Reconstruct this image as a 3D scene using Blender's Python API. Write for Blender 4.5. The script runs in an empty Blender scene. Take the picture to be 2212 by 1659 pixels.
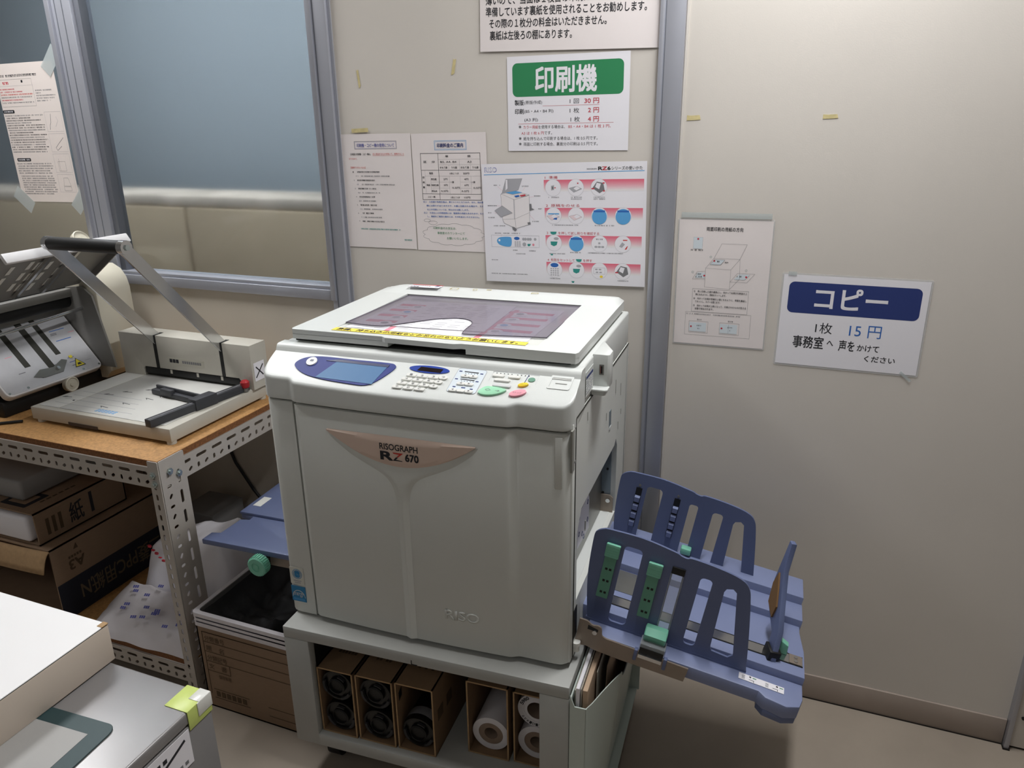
import bpy, bmesh, math, random
from mathutils import Vector, Matrix, Euler
random.seed(7)
SC = bpy.context.scene
COL = SC.collection
PI = math.pi

# ------------------------------------------------------------------ camera
cam_d = bpy.data.cameras.new('camera'); cam = bpy.data.objects.new('camera', cam_d); COL.objects.link(cam)
cam_d.sensor_width = 36.0; cam_d.lens = 36.0 * 1635.03 / 2212.0; cam_d.clip_start = 0.02
rx = Vector((0.93099195, 0.36481056, -0.01293233))
ry = Vector((0.10918384, -0.31209146, -0.94375728))
rz = Vector((-0.34832869, 0.87721843, -0.33038605))
m3 = Matrix((rx, -ry, -rz)).transposed()
cam.matrix_world = Matrix.Translation((0, -1.8055, 1.4697)) @ m3.to_4x4()
SC.camera = cam

# ------------------------------------------------------------------ world, lights, exposure
w = bpy.data.worlds.new('world'); SC.world = w; w.use_nodes = True
w.node_tree.nodes['Background'].inputs[0].default_value = (0.9, 0.95, 1.0, 1)
w.node_tree.nodes['Background'].inputs[1].default_value = 0.05
def area_light(name, loc, sx, sy, power, color=(1, 0.97, 0.92), rot=(0, 0, 0)):
    d = bpy.data.lights.new(name, 'AREA'); d.shape = 'RECTANGLE'; d.size = sx; d.size_y = sy
    d.energy = power; d.color = color
    o = bpy.data.objects.new(name, d); COL.objects.link(o); o.location = loc; o.rotation_euler = rot
    return o
area_light('tube_and_fill_light', (-0.02, -0.42, 2.46), 0.12, 0.78, 18, (.985, .99, 1.0))
area_light('tube_and_fill_light', (-2.12, -0.42, 2.46), 0.40, 0.78, 18, (.985, .99, 1.0))
area_light('tube_and_fill_light', (-0.02, -2.9, 2.46), 0.10, 1.15, 3.2, (.985, .99, 1.0))  # added front fill, no tube known here; brightens the printer front
area_light('tube_and_fill_light', (-2.12, -2.9, 2.46), 0.10, 1.15, 3.2, (.985, .99, 1.0))  # second added front fill, also without a known fixture
area_light('next_room_fill', (-2.0, 0.14, 2.42), 2.2, 0.10, 27, (0.95, 0.98, 1.0), (math.radians(14), 0, 0))  # added fill for the carton fronts; frosted glass blocks the room light
SC.view_settings.view_transform = 'Standard'
SC.view_settings.look = 'None'
SC.view_settings.gamma = 1.0
SC.view_settings.use_curve_mapping = False
SC.view_settings.exposure = 0.52

# ------------------------------------------------------------------ materials
MATS = {}
def lin(c):
    c = c / 255.0
    return c / 12.92 if c <= 0.04045 else ((c + 0.055) / 1.055) ** 2.4
def rgb(h):
    h = h.lstrip('#'); return tuple(lin(int(h[i:i + 2], 16)) for i in (0, 2, 4))
def mat(name, h, rough=0.5, metal=0.0, var=0.0, vs=8.0, bump=0.0, bs=200.0, spec=0.5, trans=0.0, ior=1.45, alpha=1.0, emit=0.0, stretch=None):
    if name in MATS: return MATS[name]
    m = bpy.data.materials.new(name); m.use_nodes = True; nt = m.node_tree
    p = nt.nodes['Principled BSDF']; c = rgb(h)
    p.inputs['Base Color'].default_value = (*c, 1); p.inputs['Roughness'].default_value = rough
    p.inputs['Metallic'].default_value = metal; p.inputs['Specular IOR Level'].default_value = spec
    p.inputs['Transmission Weight'].default_value = trans; p.inputs['IOR'].default_value = ior
    p.inputs['Alpha'].default_value = alpha
    if emit:
        p.inputs['Emission Color'].default_value = (*c, 1); p.inputs['Emission Strength'].default_value = emit
    if var or bump:
        tc = nt.nodes.new('ShaderNodeTexCoord')
        src = tc.outputs['Object']
        if stretch:
            mp = nt.nodes.new('ShaderNodeMapping'); mp.inputs['Scale'].default_value = stretch
            nt.links.new(src, mp.inputs[0]); src = mp.outputs[0]
    if var:
        n = nt.nodes.new('ShaderNodeTexNoise'); n.inputs['Scale'].default_value = vs; n.inputs['Detail'].default_value = 6
        nt.links.new(src, n.inputs['Vector'])
        r = nt.nodes.new('ShaderNodeValToRGB')
        r.color_ramp.elements[0].position = 0.3; r.color_ramp.elements[1].position = 0.7
        r.color_ramp.elements[0].color = (*[max(0, x * (1 - var)) for x in c], 1)
        r.color_ramp.elements[1].color = (*[min(1, x * (1 + var)) for x in c], 1)
        nt.links.new(n.outputs['Fac'], r.inputs[0]); nt.links.new(r.outputs[0], p.inputs['Base Color'])
    if bump:
        n2 = nt.nodes.new('ShaderNodeTexNoise'); n2.inputs['Scale'].default_value = bs; n2.inputs['Detail'].default_value = 3
        nt.links.new(src, n2.inputs['Vector'])
        b = nt.nodes.new('ShaderNodeBump'); b.inputs['Strength'].default_value = bump; b.inputs['Distance'].default_value = 0.002
        nt.links.new(n2.outputs['Fac'], b.inputs['Height']); nt.links.new(b.outputs[0], p.inputs['Normal'])
    MATS[name] = m
    return m

WALL = mat('painted_steel_wall', '#d2ccc4', 0.45, var=0.03, vs=2.5, bump=0.05, bs=350)
DIMW = mat('taupe_wall', '#8f8d8a', 0.7)
WALLLOW = mat('painted_steel_panel', '#d1c9bb', 0.5, var=0.04, vs=3, bump=0.05, bs=350)
FLOOR = mat('vinyl_floor', '#9c9184', 0.42, var=0.07, vs=5, bump=0.05, bs=120)
CEIL = mat('ceiling_board', '#e6e3dc', 0.9)
ALU = mat('aluminium', '#b4b6bf', 0.38, 0.55, var=0.03, vs=6)
ALUD = mat('aluminium_groove', '#777a82', 0.5, 0.4)
BASEB = mat('vinyl_baseboard', '#a2958b', 0.5, var=0.08, vs=7)
DARKGAP = mat('dark_gap', '#1c1814', 0.9)  # near-black strips along the floor line and under the door
PLAS = mat('printer_plastic', '#d6d9d6', 0.34, var=0.012, vs=4, bump=0.10, bs=900)
PLASD = mat('printer_plastic_door', '#d6d8d3', 0.42, var=0.015, vs=4, bump=0.12, bs=900)
SEAM = mat('seam_dark', '#33332d', 0.8)
NAVY = mat('navy_plastic', '#3f4785', 0.5, spec=0.25)
NAVY2 = mat('navy_window', '#2f479c', 0.25)
LCD = mat('lcd_screen', '#567ba3', 0.45, spec=0.25)
LCDD = mat('lcd_dark', '#1e1415', 0.15)
BLUEP = mat('blue_grey_plastic', '#626d90', 0.36, var=0.03, vs=9, bump=0.06, bs=700)
BLUEL = mat('blue_grey_plastic_plate', '#808aad', 0.4, var=0.03, vs=9, bump=0.06, bs=700)
GREENP = mat('mint_green_plastic', '#7ec4aa', 0.35)
GREEND = mat('sage_green_plastic', '#649c86', 0.45)
METAL = mat('galvanised_steel', '#8d8d88', 0.35, 0.7, var=0.08, vs=12)
METALB = mat('bluish_steel', '#7b8790', 0.45, 0.35, var=0.05, vs=12)
METALW = mat('warm_steel_arm', '#93877c', 0.42, 0.45, var=0.06, vs=14)
CHROME = mat('polished_steel', '#c8c9ca', 0.16, 0.95, var=0.04, vs=20)
BLACK = mat('black_plastic', '#121212', 0.5)
BLACKG = mat('black_gloss', '#0c0c0d', 0.3)
DGREY = mat('dark_grey_plastic', '#3b3c40', 0.5, var=0.06, vs=25)
KEY = mat('key_white', '#e2e2dd', 0.4)
INK = mat('black_ink', '#26262b', 0.7)
INKG = mat('grey_ink', '#77777a', 0.7)
INKL = mat('light_grey_ink', '#a9a9ae', 0.7)
RED = mat('red_ink', '#c23a48', 0.7)
REDB = mat('bright_red_ink', '#c8372c', 0.6)
BLUEI = mat('blue_ink', '#2d66b4', 0.7)
BLUEV = mat('violet_blue_ink', '#5b60a8', 0.7)
SKYI = mat('sky_blue_ink', '#5aa2d8', 0.7)
TEALI = mat('teal_ink', '#2f8f86', 0.7)
GRNI = mat('green_print', '#2f8455', 0.55)
NAVYI = mat('navy_print', '#2b3a74', 0.55)
PAPER = mat('white_paper', '#e9e7ec', 0.75)
PAPERO = mat('old_paper', '#e6dedc', 0.75, var=0.02, vs=10)
FILM = mat('laminate_film', '#e4e4e4', 0.2, alpha=0.35)
TAPE = mat('clear_tape', '#c8d0d0', 0.3, alpha=0.45)
TAPEY = mat('yellowed_tape', '#cdbf8d', 0.6, var=0.12, vs=80)
YEL = mat('yellow_paper', '#f0dc58', 0.65)
WOOD = mat('chipboard', '#ad8250', 0.6, var=0.22, vs=160, bump=0.1, bs=300)
WOODE = mat('chipboard_edge', '#7d5230', 0.8, var=0.3, vs=220)
SLOT = mat('slotted_angle_paint', '#b9b2aa', 0.42, 0.1, var=0.03, vs=20)
BOLT = mat('zinc_bolt', '#b8c2c0', 0.25, 0.85)
MACH = mat('cutter_paint', '#bdb9ae', 0.42, var=0.03, vs=20, bump=0.15, bs=500)
MACHT = mat('cutter_table', '#c8c7c2', 0.4, var=0.02, vs=20)
FOLD = mat('folder_plate', '#c6c6c9', 0.35, 0.25, var=0.04, vs=30)
FOLDG = mat('folder_grey', '#83817d', 0.4, 0.2, var=0.04, vs=20)
FOLDW = mat('folder_white', '#d3d1d1', 0.4)
CREAMP = mat('folder_cream', '#c9c3b2', 0.5)
CARD = mat('brown_cardboard', '#8f7761', 0.85, var=0.05, vs=40, stretch=(1, 1, 6))
CARDE = mat('cardboard_edge', '#a88a66', 0.9, var=0.1, vs=80)
CARDIN = mat('cardboard_inside', '#82694f', 0.9, var=0.05, vs=30)
CARDP = mat('cardboard_print', '#54432f', 0.85)
CARDB = mat('dark_blue_box_print', '#20232f', 0.8)
CARDT = mat('box_lettering', '#6b5d49', 0.85)
BAGW = mat('white_plastic_bag', '#d8d4d8', 0.35, bump=0.25, bs=40)
BAGD = mat('black_plastic_bag', '#28282a', 0.65, bump=0.8, bs=45)
BAGT = mat('grey_liner', '#7a7876', 0.4, bump=0.5, bs=50)
CART = mat('cart_grey_paint', '#a9aaa6', 0.42, var=0.03, vs=14)
CAB = mat('grey_steel_cabinet', '#8d8b8b', 0.3, 0.25, var=0.06, vs=6)
CREAM = mat('cream_laminate', '#c9bcae', 0.5, var=0.02, vs=10)
WTOP = mat('white_laminate', '#efeeee', 0.4)
MATG = mat('dark_green_mat', '#2d4447', 0.5)
MATI = mat('mat_grey', '#a8a7a5', 0.6, var=0.03, vs=10)
LIME = mat('lime_tape', '#c9d977', 0.35, var=0.08, vs=30)
CLEARW = mat('white_tape', '#dcdcd6', 0.2)
ROLL = mat('white_roll', '#dfdcdf', 0.6)
ROLLC = mat('roll_core', '#8d7a6a', 0.9, var=0.1, vs=60)
GLASS = mat('frosted_glass', '#d6dde2', 0.10, trans=1.0, ior=1.35)
SMOKE = mat('smoked_plastic', '#83798a', 0.12, alpha=0.42)
CLEARP = mat('clear_plastic', '#cfd6da', 0.1, alpha=0.3)
BEIGE = mat('beige_box_board', '#a1917a', 0.8, var=0.03, vs=6)
BLUEGREY = mat('blue_grey_partition', '#858d93', 0.8)
POCK = mat('pocket_green_grey', '#bcc6bf', 0.4)
BADGE = mat('badge_beige', '#dcc4b5', 0.35, var=0.01)
PINKB = mat('pink_button', '#eda3b0', 0.35)
GRNB = mat('green_button', '#9fd8b4', 0.35)
YELB = mat('yellow_button', '#f2d433', 0.35)
REDK = mat('red_knob', '#a3262c', 0.3)
FILE1 = mat('file_folder_grey', '#b9b4a8', 0.6)
FILE2 = mat('file_folder_beige', '#bfa58c', 0.7)
CORK = mat('brown_felt', '#80603c', 0.9)
ECO = mat('eco_blue', '#2c7fb0', 0.5)
ECOP = mat('sticker_cream', '#d3d2c8', 0.5)
PANELP = mat('panel_print_pale', '#d5dee4', 0.4)

# ------------------------------------------------------------------ mesh building
class MB:
    def __init__(s): s.bm = bmesh.new(); s.mats = []
    def mi(s, m):
        if m not in s.mats: s.mats.append(m)
        return s.mats.index(m)
    def _fin(s, faces, m):
        i = s.mi(m)
        for f in faces: f.material_index = i
    def box(s, x0, x1, y0, y1, z0, z1, m, bev=0.0, seg=2, T=None):
        g = bmesh.ops.create_cube(s.bm, size=1.0)
        vs = g['verts']
        for v in vs:
            v.co = Vector((x0 + (v.co.x + .5) * (x1 - x0), y0 + (v.co.y + .5) * (y1 - y0), z0 + (v.co.z + .5) * (z1 - z0)))
            if T: v.co = T @ v.co
        fs = list({f for v in vs for f in v.link_faces}); s._fin(fs, m)
        if bev:
            es = list({e for v in vs for e in v.link_edges})
            r = bmesh.ops.bevel(s.bm, geom=es, offset=bev, segments=seg, profile=0.5, affect='EDGES', clamp_overlap=True)
            s._fin(r['faces'], m)
        return s
    def poly(s, pts, m, T=None):
        vs = [s.bm.verts.new(T @ Vector(p) if T else Vector(p)) for p in pts]
        f = s.bm.faces.new(vs); s._fin([f], m); return s
    def prism(s, pts, d0, d1, m, axis='z', bev=0.0, seg=2, T=None):
        def mk(p, d):
            a, b = p
            v = {'z': (a, b, d), 'y': (a, d, b), 'x': (d, a, b)}[axis]
            v = Vector(v); return T @ v if T else v
        lo = [s.bm.verts.new(mk(p, d0)) for p in pts]; hi = [s.bm.verts.new(mk(p, d1)) for p in pts]
        fs = [s.bm.faces.new(lo), s.bm.faces.new(hi)]
        n = len(pts)
        for i in range(n): fs.append(s.bm.faces.new((lo[i], lo[(i + 1) % n], hi[(i + 1) % n], hi[i])))
        s._fin(fs, m)
        bmesh.ops.recalc_face_normals(s.bm, faces=fs)
        if bev:
            es = list({e for f in fs[:2] for e in f.edges})
            r = bmesh.ops.bevel(s.bm, geom=es, offset=bev, segments=seg, profile=0.5, affect='EDGES', clamp_overlap=True)
            s._fin(r['faces'], m)
        return s
    def addmesh(s, me, T, m):
        i = s.mi(m); base = [s.bm.verts.new(T @ v.co) for v in me.vertices]
        for p in me.polygons:
            try: s.bm.faces.new([base[k] for k in p.vertices]).material_index = i
            except ValueError: pass
        return s
    def shape(s, loops, th, m, T):
        """flat plate with holes: loops of 2D points, first the outline, thickness th centred at z=0"""
        c = bpy.data.curves.new('tmp', 'CURVE'); c.dimensions = '2D'; c.fill_mode = 'BOTH'; c.extrude = th / 2
        for lp in loops:
            sp = c.splines.new('POLY'); sp.points.add(len(lp) - 1); sp.use_cyclic_u = True
            for k, p in enumerate(lp): sp.points[k].co = (p[0], p[1], 0, 1)
        o = bpy.data.objects.new('tmp', c); COL.objects.link(o)
        dg = bpy.context.evaluated_depsgraph_get(); me = bpy.data.meshes.new_from_object(o.evaluated_get(dg))
        s.addmesh(me, T, m)
        bpy.data.objects.remove(o); bpy.data.curves.remove(c); bpy.data.meshes.remove(me)
        return s
    def cyl(s, p0, p1, r, m, seg=20, r2=None, cap=True):
        p0 = Vector(p0); p1 = Vector(p1); d = p1 - p0
        q = d.to_track_quat('Z', 'Y').to_matrix().to_4x4(); r2 = r if r2 is None else r2
        T = Matrix.Translation(p0) @ q
        a = [s.bm.verts.new(T @ Vector((r * math.cos(2 * PI * k / seg), r * math.sin(2 * PI * k / seg), 0))) for k in range(seg)]
        b = [s.bm.verts.new(T @ Vector((r2 * math.cos(2 * PI * k / seg), r2 * math.sin(2 * PI * k / seg), d.length))) for k in range(seg)]
        fs = [s.bm.faces.new((a[k], a[(k + 1) % seg], b[(k + 1) % seg], b[k])) for k in range(seg)]
        if cap: fs += [s.bm.faces.new(a[::-1]), s.bm.faces.new(b)]
        s._fin(fs, m); return s
    def lathe(s, prof, m, T, seg=32):
        """prof: list of (r, z) revolved about local z"""
        rings = []
        for r, z in prof:
            rings.append([s.bm.verts.new(T @ Vector((r * math.cos(2 * PI * k / seg), r * math.sin(2 * PI * k / seg), z))) for k in range(seg)])
        fs = []
        for a, b in zip(rings, rings[1:]):
            for k in range(seg): fs.append(s.bm.faces.new((a[k], a[(k + 1) % seg], b[(k + 1) % seg], b[k])))
        s._fin(fs, m); return s
    def tube(s, pts, r, m, seg=8):
        for a, b in zip(pts, pts[1:]): s.cyl(a, b, r, m, seg)
        for p in pts[1:-1]:
            g = bmesh.ops.create_uvsphere(s.bm, u_segments=seg, v_segments=6, radius=r, matrix=Matrix.Translation(p))
            s._fin(list({f for v in g['verts'] for f in v.link_faces}), m)
        return s
    def grid(s, fn, nu, nv, m):
        vs = [[s.bm.verts.new(fn(i / nu, j / nv)) for j in range(nv + 1)] for i in range(nu + 1)]
        fs = [s.bm.faces.new((vs[i][j], vs[i + 1][j], vs[i + 1][j + 1], vs[i][j + 1])) for i in range(nu) for j in range(nv)]
        s._fin(fs, m); return s
    def build(s, name, parent=None, smooth=35, label=None, solidify=0, parent_is_world=False):
        me = bpy.data.meshes.new(name)
        bmesh.ops.recalc_face_normals(s.bm, faces=s.bm.faces[:])
        s.bm.to_mesh(me); s.bm.free()
        for m in s.mats: me.materials.append(m)
        for p in me.polygons: p.use_smooth = True
        me.set_sharp_from_angle(angle=math.radians(smooth))
        o = bpy.data.objects.new(name, me); COL.objects.link(o)
        if parent: o.parent = parent
        if label: o['label'] = label
        if solidify:
            md = o.modifiers.new('solid', 'SOLIDIFY'); md.thickness = solidify; md.offset = 0
        return o

def tag(o, label, cat, group=None):
    o['label'] = label; o['category'] = cat
    if group: o['group'] = group
    return o
def thing(name, label, cat, loc=(0, 0, 0), rz=0.0, group=None, T=None):
    o = bpy.data.objects.new(name, None); COL.objects.link(o); o.empty_display_size = 0.05
    if T is not None: o.matrix_world = T
    else: o.location = loc; o.rotation_euler = (0, 0, math.radians(rz))
    return tag(o, label, cat, group)
def struct(o): o['kind'] = 'structure'; return o
def copy_tree(o, parent=None):
    c = o.copy(); COL.objects.link(c)
    if parent: c.parent = parent
    for ch in list(o.children): copy_tree(ch, c)
    return c

def rr(x0, y0, x1, y1, r, n=5):
    r = min(r, abs(x1 - x0) / 2 - 1e-6, abs(y1 - y0) / 2 - 1e-6); pts = []
    for cx, cy, a0 in ((x1 - r, y1 - r, 0), (x0 + r, y1 - r, 90), (x0 + r, y0 + r, 180), (x1 - r, y0 + r, 270)):
        for k in range(n + 1):
            a = math.radians(a0 + 90 * k / n); pts.append((cx + r * math.cos(a), cy + r * math.sin(a)))
    return pts
def slot(cx, cy, l, wd, ang=0, n=5):
    a = math.radians(ang); c, s_ = math.cos(a), math.sin(a)
    return [(cx + x * c - y * s_, cy + x * s_ + y * c) for x, y in rr(-l / 2, -wd / 2, l / 2, wd / 2, wd / 2, n)]
def ell(cx, cy, a, b, n=32): return [(cx + a * math.cos(2 * PI * k / n), cy + b * math.sin(2 * PI * k / n)) for k in range(n)]
def smooth_loop(pts, n=6):
    """closed Catmull-Rom through pts"""
    out = []; N = len(pts)
    for i in range(N):
        p0, p1, p2, p3 = [Vector(pts[(i + k) % N]).to_3d() if len(pts[0]) == 3 else Vector((*pts[(i + k) % N], 0)) for k in (-1, 0, 1, 2)]
        for k in range(n):
            t = k / n
            q = 0.5 * ((2 * p1) + (-p0 + p2) * t + (2 * p0 - 5 * p1 + 4 * p2 - p3) * t * t + (-p0 + 3 * p1 - 3 * p2 + p3) * t ** 3)
            out.append((q.x, q.y))
    return out
def smooth_open(pts, n=6):
    out = []; N = len(pts)
    for i in range(N - 1):
        p0, p1, p2, p3 = [Vector((*pts[min(max(i + k, 0), N - 1)], 0)) for k in (-1, 0, 1, 2)]
        for k in range(n):
            t = k / n
            q = 0.5 * ((2 * p1) + (-p0 + p2) * t + (2 * p0 - 5 * p1 + 4 * p2 - p3) * t * t + (-p0 + 3 * p1 - 3 * p2 + p3) * t ** 3)
            out.append((q.x, q.y))
    out.append(tuple(pts[-1])); return out

TCACHE = {}
def text_mesh(body, bold=0.0, shear=0.0):
    k = (body, bold, shear)
    if k in TCACHE: return TCACHE[k]
    c = bpy.data.curves.new('tmp', 'FONT'); c.body = body; c.offset = bold; c.shear = shear; c.resolution_u = 3
    o = bpy.data.objects.new('tmp', c); COL.objects.link(o)
    dg = bpy.context.evaluated_depsgraph_get(); me = bpy.data.meshes.new_from_object(o.evaluated_get(dg))
    bpy.data.objects.remove(o)
    xs = [v.co.x for v in me.vertices]; ys = [v.co.y for v in me.vertices]
    TCACHE[k] = (me, (min(xs), max(xs), min(ys), max(ys)))
    return TCACHE[k]
def put_text(mb, body, x0, x1, y0, y1, m, T, z=0.0, bold=0.0, shear=0.0):
    """letters stretched to fill the box x0..x1, y0..y1 of the plane T"""
    me, (a, b, c, d) = text_mesh(body, min(bold, 0.0), shear)
    sx = (x1 - x0) / max(b - a, 1e-6); sy = (y1 - y0) / max(d - c, 1e-6)
    for n, (ox, oy) in enumerate(((0, 0),) if bold <= 0 else ((-bold, -bold), (bold, -bold), (-bold, bold), (bold, bold))):
        S = T @ Matrix.Translation((x0, y0, z + n * .00003)) @ Matrix.Diagonal((sx, sy, 1, 1)) @ Matrix.Translation((ox - a, oy - c, 0))
        mb.addmesh(me, S, m)
def tilt(origin, ex, ey):
    ex = Vector(ex).normalized(); ey = Vector(ey); ey = (ey - ex * ey.dot(ex)).normalized(); ez = ex.cross(ey)
    return Matrix.Translation(origin) @ Matrix((ex, ey, ez)).transposed().to_4x4()

# ------------------------------------------------------------------ the setting
b = MB(); b.box(-3.4, 1.9, -4.2, 1.4, -0.05, 0.0, FLOOR); struct(b.build('floor'))
b = MB(); b.box(-3.4, 1.9, -4.2, 1.4, 2.5, 2.55, CEIL); struct(b.build('ceiling'))
b = MB()
b.box(-1.205, -0.355, 0.0, 0.05, 0.0, 2.5, WALL)
b.box(-0.305, 0.571, 0.0, 0.05, 0.0, 2.5, WALL)
b.box(0.571, 1.9, 0.0, 0.05, 0.0, 2.5, WALL)
b.box(-3.4, -1.25, 0.0, 0.05, 0.0, 0.985, WALLLOW)
b.box(-3.4, -1.25, 0.0, 0.05, 2.3, 2.5, WALLLOW)
struct(b.build('wall_back'))
b = MB(); b.box(-3.45, -3.4, -4.2, 0.05, 0, 2.5, DIMW); struct(b.build('wall_left'))
b = MB(); b.box(1.9, 1.95, -4.2, 1.4, 0, 2.5, DIMW); struct(b.build('wall_right'))
b = MB(); b.box(-3.4, 1.9, -4.25, -4.2, 0, 2.5, DIMW); struct(b.build('wall_front'))
# aluminium cover strip between the two wall panels
b = MB(); b.box(-0.357, -0.303, -0.010, 0.02, 0, 2.5, ALU, 0.002)
b.box(-0.357, -0.347, -0.014, -0.009, 0, 2.5, ALU, 0.001); b.box(-0.3455, -0.3435, -0.0105, -0.0095, 0, 2.5, ALUD)
b.box(-0.301, -0.296, -0.003, 0.01, 0, 2.5, WALL)
struct(b.build('trim_1'))
# right corner post, door panel beyond it
b = MB(); b.box(0.571, 0.582, -0.022, 0.01, 0.0, 2.5, ALU, 0.002); b.box(0.569, 0.584, -0.024, -0.001, 0.0, 0.004, DARKGAP); struct(b.build('trim_2'))
b = MB(); b.box(0.584, 1.40, -0.012, -0.001, 0.006, 2.05, WALL, 0.002); b.box(0.584, 1.40, -0.008, -0.002, 0.0005, 0.006, DARKGAP)
b.cyl((0.598, -0.016, 0.095), (0.598, -0.011, 0.095), 0.004, BLACK, 10)
struct(b.build('door_1'))
b = MB(); b.box(-0.303, 0.570, -0.006, 0.0, 0.002, 0.074, BASEB, 0.001); b.box(-0.303, 0.570, -0.0075, 0.0, 0.0, 0.003, DARKGAP)
b.box(-1.205, -0.357, -0.006, 0.0, 0.002, 0.074, BASEB, 0.001); b.box(-3.4, -1.205, -0.006, 0.0, 0.002, 0.074, BASEB, 0.001)
struct(b.build('baseboard_back'))
# window with two panes in an aluminium frame
b = MB()
b.box(-1.260, -1.205, -0.014, 0.05, 0, 2.5, ALU, 0.002); b.box(-1.262, -1.246, -0.020, -0.01, 0.985, 2.5, ALU, 0.002)
b.box(-1.2435, -1.2405, -0.0146, -0.013, 0, 2.5, ALUD); b.box(-1.205, -1.196, -0.004, 0.02, 0, 2.5, ALU, 0.001)
b.box(-2.152, -2.067, -0.016, 0.05, 0, 2.5, ALU, 0.002)
b.box(-2.158, -2.140, -0.026, -0.01, 1.0, 2.5, ALU, 0.002); b.box(-2.128, -2.125, -0.0168, -0.015, 0, 2.5, ALUD); b.box(-2.100, -2.097, -0.0168, -0.015, 0, 2.5, ALUD)
b.box(-2.067, -2.046, -0.004, 0.04, 0.985, 2.5, ALUD, 0.002)
b.box(-3.4, -1.25, -0.016, 0.05, 0.985, 1.015, ALU, 0.002); b.box(-3.4, -1.25, -0.010, 0.05, 1.015, 1.026, ALU, 0.003)
struct(b.build('trim_3'))
b = MB(); b.box(-2.06, -1.25, 0.022, 0.027, 1.02, 2.35, GLASS); struct(b.build('window_1'))
b = MB(); b.box(-3.4, -2.10, 0.008, 0.013, 1.02, 2.35, GLASS); struct(b.build('window_2'))
# the next room seen through the frosted glass
b = MB(); b.box(-6.0, 0.4, 0.95, 1.0, 0.0, 2.5, BLUEGREY); struct(b.build('wall_beyond'))

# ------------------------------------------------------------------ things behind the glass
def behind(name, x0, x1, label):
    o = MB().box(x0, x1, 0.45, 0.74, 0.0, 1.170, BEIGE, 0.004).build(name)
    tag(o, label, 'carton', 'beige cartons behind the glass')
behind('beige_carton', -2.205, -1.0, 'beige carton behind the frosted glass, right of the dark gap')
behind('beige_carton', -4.6, -2.219, 'beige carton behind the frosted glass, left of the dark gap')
o = MB().box(-4.5, -1.1, 0.46, 0.72, 1.1705, 1.214, mat('faded_bundle', '#b3a89c', .8, var=.35, vs=4), 0.008).build('paper_bundle')
tag(o, 'long pale paper bundle lying on the cartons behind the frosted glass', 'paper bundle')

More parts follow.
